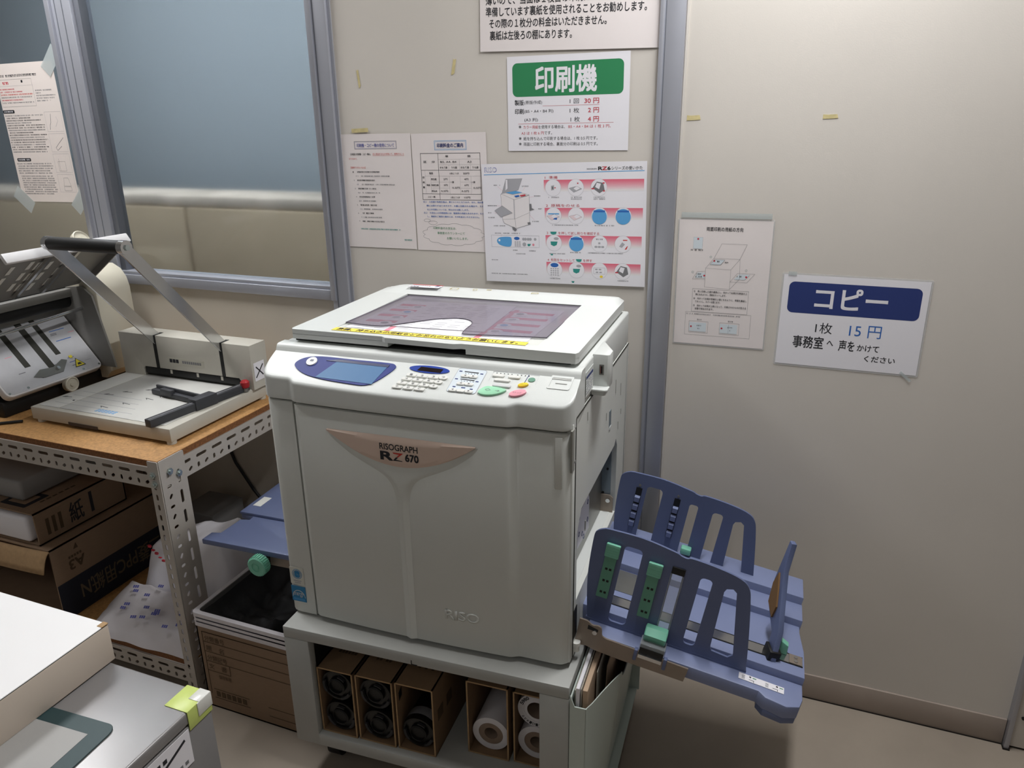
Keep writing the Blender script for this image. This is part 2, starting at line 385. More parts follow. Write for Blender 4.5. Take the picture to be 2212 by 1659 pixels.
# ------------------------------------------------------------------ sheets on the wall
I4 = Matrix.Identity(4); ZS = 0.18
class Sheet:
    """a sheet of paper; printing is laid out in fractions of its width and height, v downwards"""
    def __init__(s, name, label, cat, W, H, m, c=None, ang=0, y=-0.0015, T=None, group=None, film=0, curl=0.0):
        if T is None:
            a = math.radians(ang)
            T = tilt((c[0], y, c[1]), (math.cos(a), 0, math.sin(a)), (-math.sin(a), 0, math.cos(a)))
        s.W, s.H = W, H; b = MB()
        b.grid(lambda u, v: Vector(((u - .5) * W, (v - .5) * H, curl * (2 * v - 1) ** 2 + curl * 0.6 * (2 * u - 1) ** 2)), 8, 8, m)
        s.o = b.build(name); s.o.matrix_world = T
        tag(s.o, label, cat, group); s.p = MB(); s.extra = 0
        if film:
            f = MB(); W2, H2 = W / 2 + film, H / 2 + film
            f.shape([rr(-W2, -H2, W2, H2, 0.004)], 0.0003, FILM, Matrix.Translation((0, 0, -0.0004)))
            f.build('laminate_film', s.o)
    def X(s, u): return (u - .5) * s.W
    def Y(s, v): return (.5 - v) * s.H
    def text(s, t, u0, u1, v0, v1, m=None, bold=0.0, z=0.0010, mb=None):
        put_text(mb or s.p, t, s.X(u0), s.X(u1), s.Y(v1), s.Y(v0), m or INK, I4, z * ZS, bold)
    def fill(s, loop, m, z=0.0006, mb=None):
        (mb or s.p).poly([(s.X(u), s.Y(v), z * ZS) for u, v in loop], m)
    def rect(s, u0, v0, u1, v1, m, z=0.0006, mb=None): s.fill([(u0, v1), (u1, v1), (u1, v0), (u0, v0)], m, z, mb)
    def rrect(s, u0, v0, u1, v1, r, m, z=0.0006, mb=None):
        (mb or s.p).poly([(x, y, z * ZS) for x, y in rr(s.X(u0), s.Y(v1), s.X(u1), s.Y(v0), r)], m)
    def disc(s, u, v, r, m, z=0.0006, rv=None):
        s.p.poly([(x, y, z * ZS) for x, y in ell(s.X(u), s.Y(v), r, rv or r, 28)], m)
    def ring(s, u, v, r, m, w=0.0005, z=0.0008):
        pts = ell(s.X(u), s.Y(v), r, r, 28)
        s.path([(x, y) for x, y in pts] + [pts[0]], w, m, z, raw=True)
    def path(s, pts, w, m, z=0.0008, raw=False):
        P = [p if raw else (s.X(p[0]), s.Y(p[1])) for p in pts]
        for (xa, ya), (xb, yb) in zip(P, P[1:]):
            d = Vector((xb - xa, yb - ya)); L = d.length
            if L < 1e-7: continue
            d /= L; n = Vector((-d.y, d.x)) * w / 2; e = d * w * 0.3; z_ = z * ZS
            s.p.poly([(xa - e.x - n.x, ya - e.y - n.y, z_), (xb + e.x - n.x, yb + e.y - n.y, z_), (xb + e.x + n.x, yb + e.y + n.y, z_), (xa - e.x + n.x, ya - e.y + n.y, z_)], m)
    def box(s, u0, v0, u1, v1, w, m): s.path([(u0, v0), (u1, v0), (u1, v1), (u0, v1), (u0, v0)], w, m)
    def greek(s, u0, u1, v, h, m, z=0.0008):
        """one line of print too small to read: strokes of letter size"""
        u = u0; k = h * s.H / s.W
        while u < u1 - k * .3:
            wd = k * random.choice((0.55, 0.75, 0.85))
            if random.random() < 0.93:
                t = random.random()
                s.rect(u, v - h / 2, min(u + wd, u1), v - h * (0.5 - 0.22 - 0.2 * t), m, z)
                s.rect(u + wd * .3 * t, v - h * .1, min(u + wd * .6 + wd * .3 * t, u1), v + h / 2, m, z)
            u += k * 0.98
    def done(s, nm='printed_text'): return s.p.build(nm, s.o)
    def tape(s, u, v, w, h, ang=0, m=None):
        b = MB(); T = Matrix.Translation((s.X(u), s.Y(v), 0.0012)) @ Matrix.Rotation(math.radians(ang), 4, 'Z')
        b.box(-w / 2, w / 2, -h / 2, h / 2, 0, 0.0003, m or TAPE, T=T); b.build('tape_strip', s.o)

# A3 notice, its top out of the picture
S = Sheet('notice_sheet', 'large white notice in black Japanese type, cut off by the top of the photo', 'notice', 0.432, 0.305, PAPERO, (-0.5665, 1.770), -1.1, y=-0.003, curl=0)
S.text('薄いので、当面は１枚目の印刷については公民館で', .035, .93, .613, .675, bold=.012, z=.0012)
S.text('準備しています裏紙を使用されることをお勧めします。', .035, .915, .690, .755, bold=.012, z=.0012)
S.text('その際の１枚分の料金はいただきません。', .055, .71, .772, .835, bold=.012, z=.0012)
S.text('裏紙は左後ろの棚にあります。', .058, .525, .855, .92, bold=.012, z=.0012)
S.done()

# printer price sign
S = Sheet('price_sign', 'white laminated price sign headed by a green band with white characters', 'sign', 0.297, 0.212, PAPER, (-0.569, 1.503), 0.4)
h = MB(); h.poly([(x, y, .0001) for x, y in rr(S.X(.045), S.Y(.42), S.X(.952), S.Y(.07), .012)], GRNI); h.build('heading_band', S.o)
h = MB(); S.text('印刷機', .240, .740, .115, .380, PAPER, .022, .0010, mb=h); h.build('heading_text', S.o)
S.text('製版', .062, .138, .453, .510, bold=.012); S.text('(原版作成)', .143, .295, .462, .507)
S.text('1 回', .525, .60, .455, .505); S.text('30 円', .645, .762, .453, .508, RED, .012)
S.path([(.30, .522), (.765, .522)], .0006, RED)
S.text('印刷', .062, .138, .548, .603, bold=.012); S.text('(B5・A4・B4 判)', .143, .39, .555, .600)
S.text('1 枚', .525, .603, .55, .603); S.text('2 円', .675, .762, .55, .603, RED, .012)
S.text('(A3 判)', .143, .258, .645, .69); S.text('1 枚', .532, .608, .642, .696); S.text('4 円', .675, .762, .642, .696, RED, .012)
S.path([(.09, .708), (.88, .708)], .0006, RED)
S.text('※', .092, .115, .725, .755); S.text('カラー用紙', .133, .26, .725, .762, RED); S.text('を使用する場合は、', .262, .485, .725, .762)
S.text('B5・A4・B4 は 1 枚 3 円、', .515, .86, .725, .762, RED)
S.text('A3 は 1 枚 6 円', .115, .308, .79, .826, RED); S.text('です。', .312, .378, .79, .826)
S.text('※', .092, .115, .85, .88); S.text('紙を持ち込んで印刷する場合は、1 枚 0.5 円です。', .133, .755, .848, .887)
S.text('※', .092, .115, .91, .94); S.text('両面に印刷する場合、裏面分の印刷は 0.5 円です。', .133, .757, .908, .947)
S.done()

# copy price sign
S = Sheet('price_sign', 'white price sign headed by a navy band reading コピー, partly handwritten', 'sign', 0.297, 0.210, PAPER, (0.0985, 1.026), -0.1, film=0.004)
h = MB(); h.poly([(x, y, .0001) for x, y in rr(S.X(.045), S.Y(.415), S.X(.955), S.Y(.075), .012)], NAVYI); h.build('heading_band', S.o)
h = MB(); S.text('コピー', .24, .735, .125, .345, PAPER, .02, .0010, mb=h); h.build('heading_text', S.o)
S.text('1枚', .265, .385, .505, .625); S.text('15 円', .505, .725, .50, .635, BLUEI)
hw = MB(); q = lambda t, a, c, d, e: S.text(t, a, c, d, e, INK, .012, .0010, mb=hw)
q('事務室', .115, .335, .665, .80); q('へ', .36, .405, .70, .755); q('声を', .445, .555, .68, .80); q('かけて', .575, .725, .715, .785); q('ください', .635, .845, .83, .895)
hw.build('handwriting', S.o, label='black handwriting')
S.tape(.06, -.012, .018, .008, 0); S.tape(.93, 1.02, .03, .006, -40); S.done()

# A4 notice at far left of the wall panel
S = Sheet('notice_sheet', 'faded A4 list notice with grey boxed title, leftmost on the wall panel', 'notice', 0.211, 0.296, PAPERO, (-1.092, 1.290), 0.5, curl=0)
Z = .0030
S.box(.20, .062, .80, .128, .0008, INKG); S.box(.207, .068, .793, .122, .0005, BLUEV)
S.text('印刷機・コピー機の使用について', .235, .77, .08, .112, BLUEV, .008, Z)
S.text('公民館の印刷機・コピー機は、', .13, .43, .162, .18, INK, .01, Z); S.text('次に該当するものを除いて、使用すること', .455, .90, .162, .18, REDB, .0, Z)
S.path([(.455, .185), (.90, .185)], .0004, REDB, Z); S.text('ができます。', .105, .225, .203, .218, REDB, 0, Z)
S.text('【使用できないもの】', .12, .335, .278, .296, REDB, 0, Z)
for k, (n_, t, sub) in enumerate((('1', .62, .70), ('2', .48, .76), ('3', .48, .54), ('4', .48, .47), ('5', .48, .56), ('6', .36, .54), ('7', .66, 0))):
    v = .325 + k * .073
    S.text(n_, .145 + .006 * k, .155 + .006 * k, v - .006, v + .006, INK, 0, Z); S.greek(.195 + .006 * k, .54 if k == 0 else .195 + t * .5 + .03, v, .012, INK, Z)
    if sub: S.greek(.185 + .006 * k, .22 + .006 * k, v + .036, .010, INKL, Z); S.greek(.265, sub - .02, v + .036, .010, INKG, Z)
S.greek(.20, .78, .832, .011, TEALI, Z); S.greek(.83, .94, .92, .012, TEALI, Z)
S.tape(.3, -.03, .05, .010, 2, TAPEY); S.done()

# A4 fee table
S = Sheet('fee_table_sheet', 'A4 fee table with sky blue boxed title, half covered by the instruction poster', 'notice', 0.209, 0.296, PAPERO, (-0.8795, 1.291), 0.8, y=-0.0012, curl=0)
Z = .0030
S.box(.315, .063, .74, .137, .0010, SKYI); S.box(.326, .071, .729, .129, .0005, SKYI)
S.text('印刷料金のご案内', .35, .70, .083, .117, NAVYI, .02, Z)
L, R_, T_, B_ = .115, .915, .165, .555
S.box(L, T_, R_, B_, .0011, INK)
for v, a, ww in ((.305, L, .0009), (.505, L, .0009)): S.path([(a, v), (R_, v)], ww, INK)
S.path([(.355, T_), (.355, B_)], .0009, INK)
for v in (.215, .260): S.path([(.355, v), (R_, v)], .0003, INKG)
for v in (.355, .405, .455): S.path([(.165 if v == .355 else .24, v), (.495, v)], .0003, INKG); S.path([(.64, v), (.785, v)], .0003, INKG)
S.path([(.355, .355), (R_, .355)], .0003, INKG)
for u, v0, v1 in ((.64, .215, .305), (.495, .26, .305), (.785, .26, .305), (.495, .355, .505), (.64, .355, .505), (.785, .355, .505), (.165, .305, .505), (.24, .355, .505)): S.path([(u, v0), (u, v1)], .0003, INKG)
tt = lambda t, a, c, v, hh=.017, bd=.015: S.text(t, a, c, v - hh / 2, v + hh / 2, INK, bd, Z)
tt('区', .155, .195, .235); tt('分', .265, .31, .235); tt('単', .455, .495, .19); tt('価', .75, .79, .19)
tt('B5, A4, B4', .385, .60, .237, .016, .005); tt('A3', .745, .80, .237, .016, .005)
tt('おもて面', .375, .475, .283, .016); tt('うら面', .53, .605, .283, .016); tt('おもて面', .655, .765, .283, .016); tt('うら面', .81, .89, .283, .016)
tt('製版', .225, .275, .33); tt('1枚につき', .505, .625, .332, .016, .008); tt('30円', .685, .765, .332, .016, .005)
for k, t in enumerate('印刷機'): tt(t, .127, .152, .365 + .042 * k)
tt('用紙', .178, .228, .43); tt('再生紙', .245, .32, .38); tt('色再生紙', .245, .345, .43); tt('持込み', .245, .32, .48)
for v, a_, c_ in ((.38, '2円', '4円'), (.43, '3円', '6円'), (.48, '0.5円', '0.5円')):
    l = .415 if len(a_) == 2 else .375
    tt(a_, l, .468, v, .016, .005); tt(c_, l + .28, .75, v, .016, .005)
for du in (0, .285): tt('一律', .505 + du, .555 + du, .405); tt('0.5円', .53 + du, .63 + du, .452, .016, .005)
tt('コピー機', .185, .29, .53, .016, .008); tt('1枚につき', .505, .625, .533, .016, .008); tt('15円', .685, .765, .533, .016, .005)
tb = lambda t, a, c, v: S.text(t, a, c, v - .0075, v + .0075, BLUEI, .008, Z)
tb('注１　公民館の色再生紙は、厚さ６５Ｋとなります。また、他の種', .115, .94, .573); tb('類には限りがありますので、大量に印刷される場合や、その', .16, .94, .606); tb('以上の印刷については、持込みをお願いします。', .165, .74, .639)
tb('注２　お支払いの印刷枚数には、製版時の用紙も含まれます。ただ', .115, .94, .668); tb('し、裏紙をご使用の場合には、その料金はいただきません。', .165, .88, .699)
cl = []
for k in range(13):
    a = 2 * PI * k / 13 + .2
    for j in range(7):
        t = a + 2 * PI / 13 * j / 7; r = 1 + .10 * math.sin(PI * j / 7)
        cl.append((.51 + .395 * r * math.cos(t), .855 + .088 * r * math.sin(t)))
S.path(cl + cl[:1], .0006, INKG)
for (cu, cv, ru, rv) in ((.155, .735, .045, .012), (.235, .755, .06, .016)):
    S.path([(cu + ru * math.cos(2 * PI * k / 20), cv + rv * math.sin(2 * PI * k / 20)) for k in range(21)], .0006, INKG)
tg = lambda t, a, c, v: S.text(t, a, c, v - .011, v + .011, GRNI, 0, Z)
tg('印刷料金のお支払は、', .235, .555, .80); tg('事務室のカウンターにて', .29, .67, .843); tg('お願いいたします。', .42, .71, .888)
S.done()

# A3 instruction poster
S = Sheet('instruction_poster', 'A3 instruction poster with pink bands and round drawings, above the duplicator', 'poster', 0.417, 0.294, PAPER, (-0.5775, 1.2225), 1.45, y=-0.0045)
S.text('RISO', .02, .098, .028, .068, BLUEV, .0)
pl = MB(); S.text('RISO', .0225, .0955, .0325, .0635, PAPER, -.008, .0012, mb=pl); pl.build('logo_inner', S.o)
S.path([(.015, .088), (.985, .072)], .0016, SKYI)
S.text('RISOGRAPH', .655, .713, .048, .058, INKG, .01); S.text('R', .722, .745, .037, .063, INK, .03); S.text('Z', .745, .772, .037, .063, RED, .03); S.text('6', .776, .792, .037, .063, INK, .03)
S.text('シリーズの使いかた', .798, .975, .036, .064, INK, .006)
titles = ['1  準備', '2  原稿をのせる', 'を押して試し刷りを確認する', '4  枚数をセットして']
GR = [mat('poster_pink_%d' % k, '#%02x%02x%02x' % tuple(int(a + (c - a) * k / 7) for a, c in zip((223, 108, 128), (231, 226, 226))), .75) for k in range(8)]
for r in range(4):
    v0 = .135 + r * .2265; uend = .985 - .004 * r; u0 = .393 + .002 * r
    for k in range(8): S.rect(u0, v0 + k * .0115, uend, v0 + (k + 1) * .0115, GR[k], .0004)
    S.text(titles[r], u0 + (.008, .008, .080, .008)[r], u0 + (.085, .215, .33, .178)[r], v0 - .031, v0 - .007, RED, .0)
    if r == 2: S.text('3', u0 + .008, u0 + .016, v0 - .029, v0 - .009, RED, .0)
    if r == 3: S.text('を押す', u0 + .230, u0 + .285, v0 - .031, v0 - .007, RED, .0)
    if r >= 2:
        lp = [(.030, -.030), (.070, -.030), (.066, -.010), (.048, -.005), (.034, -.012)] if r == 2 else [(.185, -.030), (.222, -.030), (.218, -.010), (.205, -.005), (.190, -.012)]
        S.fill([(u0 + a, v0 + c) for a, c in lp][::-1], TEALI, .0009)
    cs = (.450, .588, .725) if r == 0 else (.450, .588, .728, .868)
    for j, cu in enumerate(cs):
        S.disc(cu, v0 + .064, .0200, PAPER, .0006); S.ring(cu, v0 + .064, .0200, INKL, .0004)
        cv = v0 + .064; q = .048; g = q * S.W / S.H
        if (r, j) in ((1, 2), (1, 3), (2, 1)):
            S.disc(cu, cv + .006, .0185, SKYI, .0008); S.rect(cu - .034, cv - .045, cu + .034, cv - .030, BLUEI, .001)
        elif (r, j) in ((2, 0), (3, 1)):
            S.fill([(cu - .022, cv - .012), (cu + .022, cv - .012), (cu + .016, cv + .018), (cu - .002, cv + .028), (cu - .020, cv + .016)][::-1], TEALI, .0009)
            S.disc(cu + .014, cv - .036, .0065, INKL, .0009, .0035)
        elif (r, j) == (3, 0):
            S.disc(cu, cv - .038, .0105, BLUEI, .0009, .0055)
            for a in range(4):
                for c in range(4): S.rrect(cu - .026 + c * .014, cv - .012 + a * .018, cu - .016 + c * .014, cv - .002 + a * .018, .0012, INKL, .0009)
        elif (r, j) == (3, 2):
            for du, dv in ((-.018, -.012), (.004, -.012), (-.014, .012), (.008, .012)): S.rrect(cu + du - .008, cv + dv - .006, cu + du + .008, cv + dv + .006, .0016, INKL, .0009)
            S.box(cu - .034, cv - .026, cu + .034, cv + .026, .0004, INKG); S.disc(cu + .012, cv + .048, .004, YELB, .0009, .003)
        elif (r, j) == (2, 2):
            for du in (-.02, 0, .02): S.rrect(cu + du - .009, cv + .018, cu + du + .009, cv + .034, .002, INKL, .0009)
            S.greek(cu - .02, cu + .022, cv - .036, .012, INKG); S.rect(cu - .006, cv - .012, cu + .006, cv + .004, INKL, .0009)
        elif (r, j) in ((2, 3),):
            S.fill([(cu - .022, cv + .02), (cu - .006, cv + .03), (cu + .012, cv + .002), (cu - .004, cv - .016)], INKL, .0009)
            S.fill([(cu + .010, cv + .045), (cu + .022, cv + .020), (cu + .030, cv + .012), (cu + .022, cv + .042)], REDB, .001); S.rect(cu, cv - .036, cu + .026, cv - .028, REDB, .001)
        elif (r, j) == (0, 0):
            S.fill([(cu - .012, cv + .022), (cu + .006, cv + .016), (cu + .006, cv - .022), (cu - .012, cv - .016)], INKL, .0009); S.rect(cu - .008, cv - .01, cu + .002, cv + .012, INKG, .001); S.rect(cu + .008, cv - .004, cu + .016, cv + .004, RED, .001)
        elif (r, j) in ((0, 1), (1, 0), (1, 1)):
            S.fill([(cu - .042, cv + .004), (cu - .012, cv + .038), (cu + .036, cv + .010), (cu + .006, cv - .012)], INKL if r == 0 else GR[6], .0008)
            S.fill([(cu - .014, cv + .008), (cu + .004, cv + .022), (cu + .026, cv + .006), (cu + .006, cv - .014)], PAPER, .0009)
            S.path([(cu - .042, cv + .004), (cu - .012, cv + .038), (cu + .036, cv + .010), (cu + .006, cv - .012), (cu - .042, cv + .004)], .0004, INKG, .001)
            if (r, j) == (1, 0): S.fill([(cu - .004, cv + .030), (cu + .020, cv + .034), (cu + .022, cv + .016), (cu + .006, cv + .018)], BLUEI, .001); S.rect(cu - .034, cv - .020, cu + .034, cv - .010, SKYI, .0008)
            if (r, j) == (0, 1): S.rect(cu + .008, cv - .040, cu + .016, cv - .03, RED, .001)
        else:
            S.fill([(cu - .038, cv + .004), (cu + .004, cv + .046), (cu + .034, cv + .020), (cu + .026, cv - .036), (cu - .012, cv - .046)], INKG, .0008)
            S.fill([(cu - .022, cv - .004), (cu + .002, cv + .014), (cu + .012, cv - .030), (cu - .012, cv - .038)], PAPER, .0009)
            S.rect(cu - .044, cv + .004, cu - .026, cv + .014, RED, .001)
            if r == 0: S.rect(cu + .022, cv - .040, cu + .034, cv - .030, RED, .001); S.rect(cu + .024, cv + .022, cu + .036, cv + .032, RED, .001)
        if r in (0,) or (r, j) in ((3, 0), (3, 3)): S.greek(cu - .03, cu + .035, v0 + .142, .009, INKG); 
        if r == 0 and j: S.greek(cu - .03, cu + .04, v0 + .156, .009, INKG)
    if r == 1: S.greek(.435, .60, v0 + .142, .009, INKG); S.greek(.70, .82, v0 + .142, .009, INKG)
    if r == 2: S.greek(.42, .52, v0 + .155, .009, INKG); S.greek(.55, .615, v0 + .142, .009, INKG); S.greek(.66, .87, v0 + .142, .009, INKG); S.fill([(.425, .745), (.443, .745), (.44, .758), (.43, .758)][::-1], TEALI, .0009)
    if r == 3: S.fill([(.555, .973), (.575, .973), (.571, .987), (.56, .987)][::-1], TEALI, .0009)
# line drawing of the machine
dr = lambda pts, m, z=.0008: S.fill(pts[::-1], m, z)
DK = 0
for pts, m in (([(.125, .245), (.155, .125), (.258, .122), (.232, .215), (.19, .232)], INKL), ([(.118, .25), (.19, .238), (.20, .30), (.20, .46), (.125, .46)], GR[7]), ([(.12, .245), (.215, .225), (.300, .255), (.205, .295)], GR[7]),
               ([(.205, .295), (.300, .258), (.300, .40), (.205, .455)], GR[7]), ([(.205, .455), (.300, .40), (.297, .50), (.21, .535)], GR[7]), ([(.125, .46), (.205, .455), (.21, .535), (.135, .49)], GR[7]),
               ([(.075, .385), (.125, .345), (.19, .405), (.115, .44)], INKL), ([(.30, .33), (.312, .33), (.314, .365), (.33, .375), (.30, .385)], INKG), ([(.185, .52), (.20, .525), (.215, .545), (.205, .56), (.19, .545)], INKG), ([(.285, .485), (.302, .48), (.304, .498), (.29, .502)], INKG)):
    dr(pts, m, .0008 + .0003 * (DK := DK + 1)); S.path(pts + pts[:1], .0005, INKG, .0009 + .0003 * DK)
dr([(.15, .235), (.215, .222), (.258, .235), (.195, .25)], SKYI, .0045); dr([(.205, .262), (.235, .255), (.24, .268), (.215, .275)], BLUEI, .0045); dr([(.24, .258), (.275, .25), (.28, .26), (.25, .27)], RED, .0045)
dr([(.155, .13), (.165, .13), (.165, .2), (.15, .22)], PAPER, .0045)
S.box(.045, .595, .355, .695, .0005, INKL)
bz = smooth_loop([(.082, .635), (.105, .612), (.165, .608), (.178, .625), (.176, .675), (.160, .692), (.115, .685), (.088, .665)], 5)
S.fill(bz[::-1] if True else bz, SKYI, .0009); S.fill(bz, SKYI, .00085); S.disc(.0975, .638, .0028, PAPER, .0012)
S.disc(.212, .620, .0075, BLUEI, .0009, .004)
for a in range(4):
    for c in range(3): S.rrect(.197 + c * .014, .645 + a * .012, .208 + c * .014, .652 + a * .012, .001, INKL, .0009)
for du in (.255, .268, .285, .30, .33): S.disc(du, .625, .0035, INKL, .0009)
S.fill([(.28, .665), (.302, .665), (.298, .68), (.288, .686), (.281, .68)][::-1], TEALI, .0009); S.disc(.318, .672, .003, GR[2], .0009); S.disc(.26, .67, .005, INKL, .0009)
for u, v, u1 in ((.075, .175, .12), (.255, .185, .30), (.03, .345, .09), (.03, .405, .055), (.03, .445, .08), (.065, .515, .14), (.33, .265, .37), (.355, .37, .378), (.315, .475, .36), (.07, .578, .11), (.125, .578, .17), (.18, .578, .235), (.185, .722, .215), (.29, .725, .335), (.205, .752, .265), (.035, .81, .085)): S.greek(u, u1, v, .009, INKG)
S.greek(.035, .275, .93, .008, INKG)
for a, c in (((.10, .185), (.135, .225)), ((.275, .195), (.26, .22)), ((.09, .345), (.15, .345)), ((.075, .41), (.10, .40)), ((.33, .27), (.30, .275)), ((.115, .585), (.105, .62)), ((.30, .42), (.33, .465))): S.path([a, c], .0003, GR[2])
S.done()

# duplex sheet in a clear sleeve
S = Sheet('duplex_guide_sheet', 'A4 sheet in a clear sleeve with a line drawing of a copier and paper direction', 'notice', 0.208, 0.296, PAPERO, (-0.186, 1.098), 0.5, film=0.003, curl=0)
Z = .0028
S.text('両面印刷の用紙の方向', .30, .69, .053, .084, INK, .012, Z)
S.rect(.165, .135, .265, .225, PANELP, .002); S.box(.165, .135, .265, .225, .0004, INKG); S.disc(.215, .148, .0022, RED, Z); S.greek(.14, .275, .235, .010, INK, Z)
ln = lambda *p: S.path(list(p), .0004, INKG, Z)
ln((.475, .18), (.745, .18), (.68, .295), (.40, .295), (.475, .18)); ln((.40, .295), (.315, .375), (.59, .38), (.68, .295)); ln((.315, .375), (.315, .525), (.59, .535), (.59, .38)); ln((.59, .535), (.69, .45), (.68, .295))
S.fill([(.36, .345), (.475, .345), (.52, .305), (.41, .305)][::-1], PANELP, .002); ln((.36, .345), (.475, .345), (.52, .305), (.41, .305), (.36, .345)); S.disc(.405, .315, .0022, RED, Z); S.greek(.435, .47, .32, .012, INK, Z)
ln((.175, .465), (.315, .465), (.315, .40), (.225, .405), (.175, .465)); S.fill([(.20, .455), (.312, .455), (.312, .412), (.235, .412)][::-1], PANELP, .002); S.greek(.22, .28, .425, .010, INK, Z); S.greek(.21, .28, .445, .010, INK, Z); S.disc(.305, .435, .0022, RED, Z)
ln((.59, .475), (.77, .475), (.85, .405), (.665, .405), (.59, .475)); S.fill([(.63, .455), (.745, .455), (.80, .412), (.685, .412)][::-1], PANELP, .002); S.greek(.66, .72, .43, .010, INK, Z); S.disc(.76, .432, .0022, RED, Z)
for u, v in ((.365, .285), (.175, .41), (.755, .38)): S.ring(u, v, .0022, TEALI, .0004, Z)
S.greek(.52, .56, .325, .010, INK, Z)
S.box(.185, .545, .80, .73, .0005, INKG)
for k, t in enumerate(('①　既に印刷した面を裏側にし、向かって右側が印刷面の上', '側になるように、用紙をセットします。', '②　向かって右側が原稿の上側になるように、原稿を裏返し', 'てセットし、カバーを閉じます。', '③　向かって右側が上側となって、印刷されたものが見える', '状態で排出されます。')):
    v = .563 + (k // 2) * .058 + (k % 2) * .025
    S.text(t, .20 + .02 * (k % 2), (.785, .56, .785, .50, .785, .43)[k], v - .008, v + .008, INK, .008, Z)
S.box(.12, .735, .845, .925, .0004, INKG)
S.greek(.13, .74, .75, .009, INKG, Z)
for u in (.165, .51):
    S.box(u, .81, u + .215, .905, .0004, INKG); S.rect(u + .005, .82, u + .195, .895, PANELP, .002); S.disc(u + .025, .855, .0022, RED, Z); S.greek(u + .09, u + .14, .845, .010, INKG, Z); S.greek(u + .10, u + .12, .87, .010, INKG, Z); S.greek(u + .09, u + .15, .795, .010, INKG, Z)
S.path([(.61, .82), (.61, .895)], .0003, INKG, Z)
S.tape(.5, -.035, .2, .012, 0); S.done()

# manual page taped on the left pane
S = Sheet('manual_page', 'printed manual page taped by its corners to the left glass pane', 'notice', 0.258, 0.418, mat('manual_paper', '#e0d6d0', .75), T=tilt((-2.318, -0.008, 1.444), (1, 0, 0.012), (-0.055, 0, 1)), curl=0.0)
S.greek(.0, .70, .085, .016, INK)
S.box(-.0 + .02, .11, .60, .30, .0006, INKG); S.greek(.1, .2, .135, .018, RED); S.rect(.42, .118, .45, .135, INK)
S.path([(.02, .155), (.60, .155)], .0004, INKL)
for k in range(6): S.greek(.03, (.28, .42, .58, .56, .40, .57)[k], .178 + .019 * k, .009, (RED, RED, REDB, INKG, RED, INKG)[k])
for k in range(5): S.greek(.63, (.9, .72, .95, .93, .85)[k], .195 + .018 * k, .009, INKG)
for (v, u1, a) in ((.335, .20, .0), (.685, .30, .06)): S.rrect(a, v - .012, u1, v + .012, .003, INK, .0007); S.greek(a + .02, u1 - .02, v, .010, PAPER, .001)
for k in range(16): S.greek(.02, random.choice((.62, .66, .67, .45)), .365 + .0175 * k, .009, INK if k % 3 else INKG)
for k in range(5): S.greek(.04, (.64, .66, .66, .6, .62)[k], .715 + .0175 * k, .009, INKG)
for k in range(9): S.greek(.07, (.62, .64, .64, .66, .62, .64, .66, .64, .58)[k], .808 + .0165 * k, .009, INKG)
for v0, v1 in ((.345, .485), (.50, .63), (.645, .78), (.795, .925)): S.box(.70, v0, .97, v1, .0005, INKL)
S.path([(.80, .36), (.78, .42), (.76, .44), (.75, .47)], .0014, INKG); S.path([(.88, .38), (.90, .41), (.85, .45)], .0008, INKL)
S.path([(.93, .53), (.84, .57), (.78, .60), (.80, .62), (.88, .59)], .0012, INKG)
S.box(.76, .70, .88, .77, .0006, INKG); S.path([(.78, .68), (.78, .77)], .0006, INKG)
S.path([(.80, .82), (.87, .82), (.90, .88), (.78, .88), (.80, .82)], .0006, INKG); S.box(.78, .885, .90, .915, .0006, INKG)
for u, v, a in ((.99, .0, 45), (.03, .985, -40), (1.02, .985, 45)): S.tape(u, v, .085, .045, a)
S.done()

# scraps of old tape on the wall
def scrap(x, z, w_, h_, a, label):
    b = MB(); pts = [(-w_ / 2, -h_ / 2), (w_ * .1, -h_ * .45), (w_ / 2, -h_ * .35), (w_ * .42, h_ / 2), (-w_ * .2, h_ * .42), (-w_ / 2, h_ * .5)]
    T = tilt((x, -.0004, z), (math.cos(a), 0, math.sin(a)), (-math.sin(a), 0, math.cos(a)))
    b.prism(pts, 0, .0004, TAPEY, T=T); o = b.build('tape_scrap'); tag(o, label, 'tape', 'old tape scraps on the wall')
scrap(-1.129, 1.572, .006, .045, 0.1, 'yellowed tape scrap on the wall, nearest the window frame')
scrap(-0.858, 1.591, .008, .038, -.2, 'yellowed tape scrap on the wall, left of the large notice')
scrap(-0.274, 1.467, .030, .011, 0.0, 'yellowed tape scrap just right of the aluminium strip')
scrap(0.008, 1.466, .030, .009, 0.0, 'faint tape scrap on the right wall panel, above the copy sign')

# ------------------------------------------------------------------ the duplicator
PR = thing('duplicator', 'large off-white stencil duplicator on the grey cart, in the middle of the photo', 'printer', (-0.365, -0.597, 0), 2.5)
# front outline (y of the front at x) of door and deck
def front(x, edge=0.0):
    if x < -0.592: y = 0.0
    elif x < -0.572: t = (x + .592) / .02; y = -0.009 * (3 * t * t - 2 * t ** 3)
    elif x > -0.100: y = 0.0
    elif x > -0.126: t = (x + .126) / .026; y = -0.009 * (1 - (3 * t * t - 2 * t ** 3))
    else: t = (x + .349) / .223; y = -0.009 - 0.005 * (1 - t * t)
    r = 0.026
    if x > -r: y += r - math.sqrt(max(0, r * r - (x + r) ** 2))
    if x < -0.66 + r: y += r - math.sqrt(max(0, r * r - (-0.66 + r - x) ** 2))
    return y
XS = sorted(set([round(-0.66 + .66 * k / 44, 4) for k in range(45)] + [-.658, -.654, -.648, -.596, -.592, -.587, -.582, -.577, -.572, -.126, -.121, -.116, -.110, -.105, -.100, -.018, -.012, -.006, -.002]))
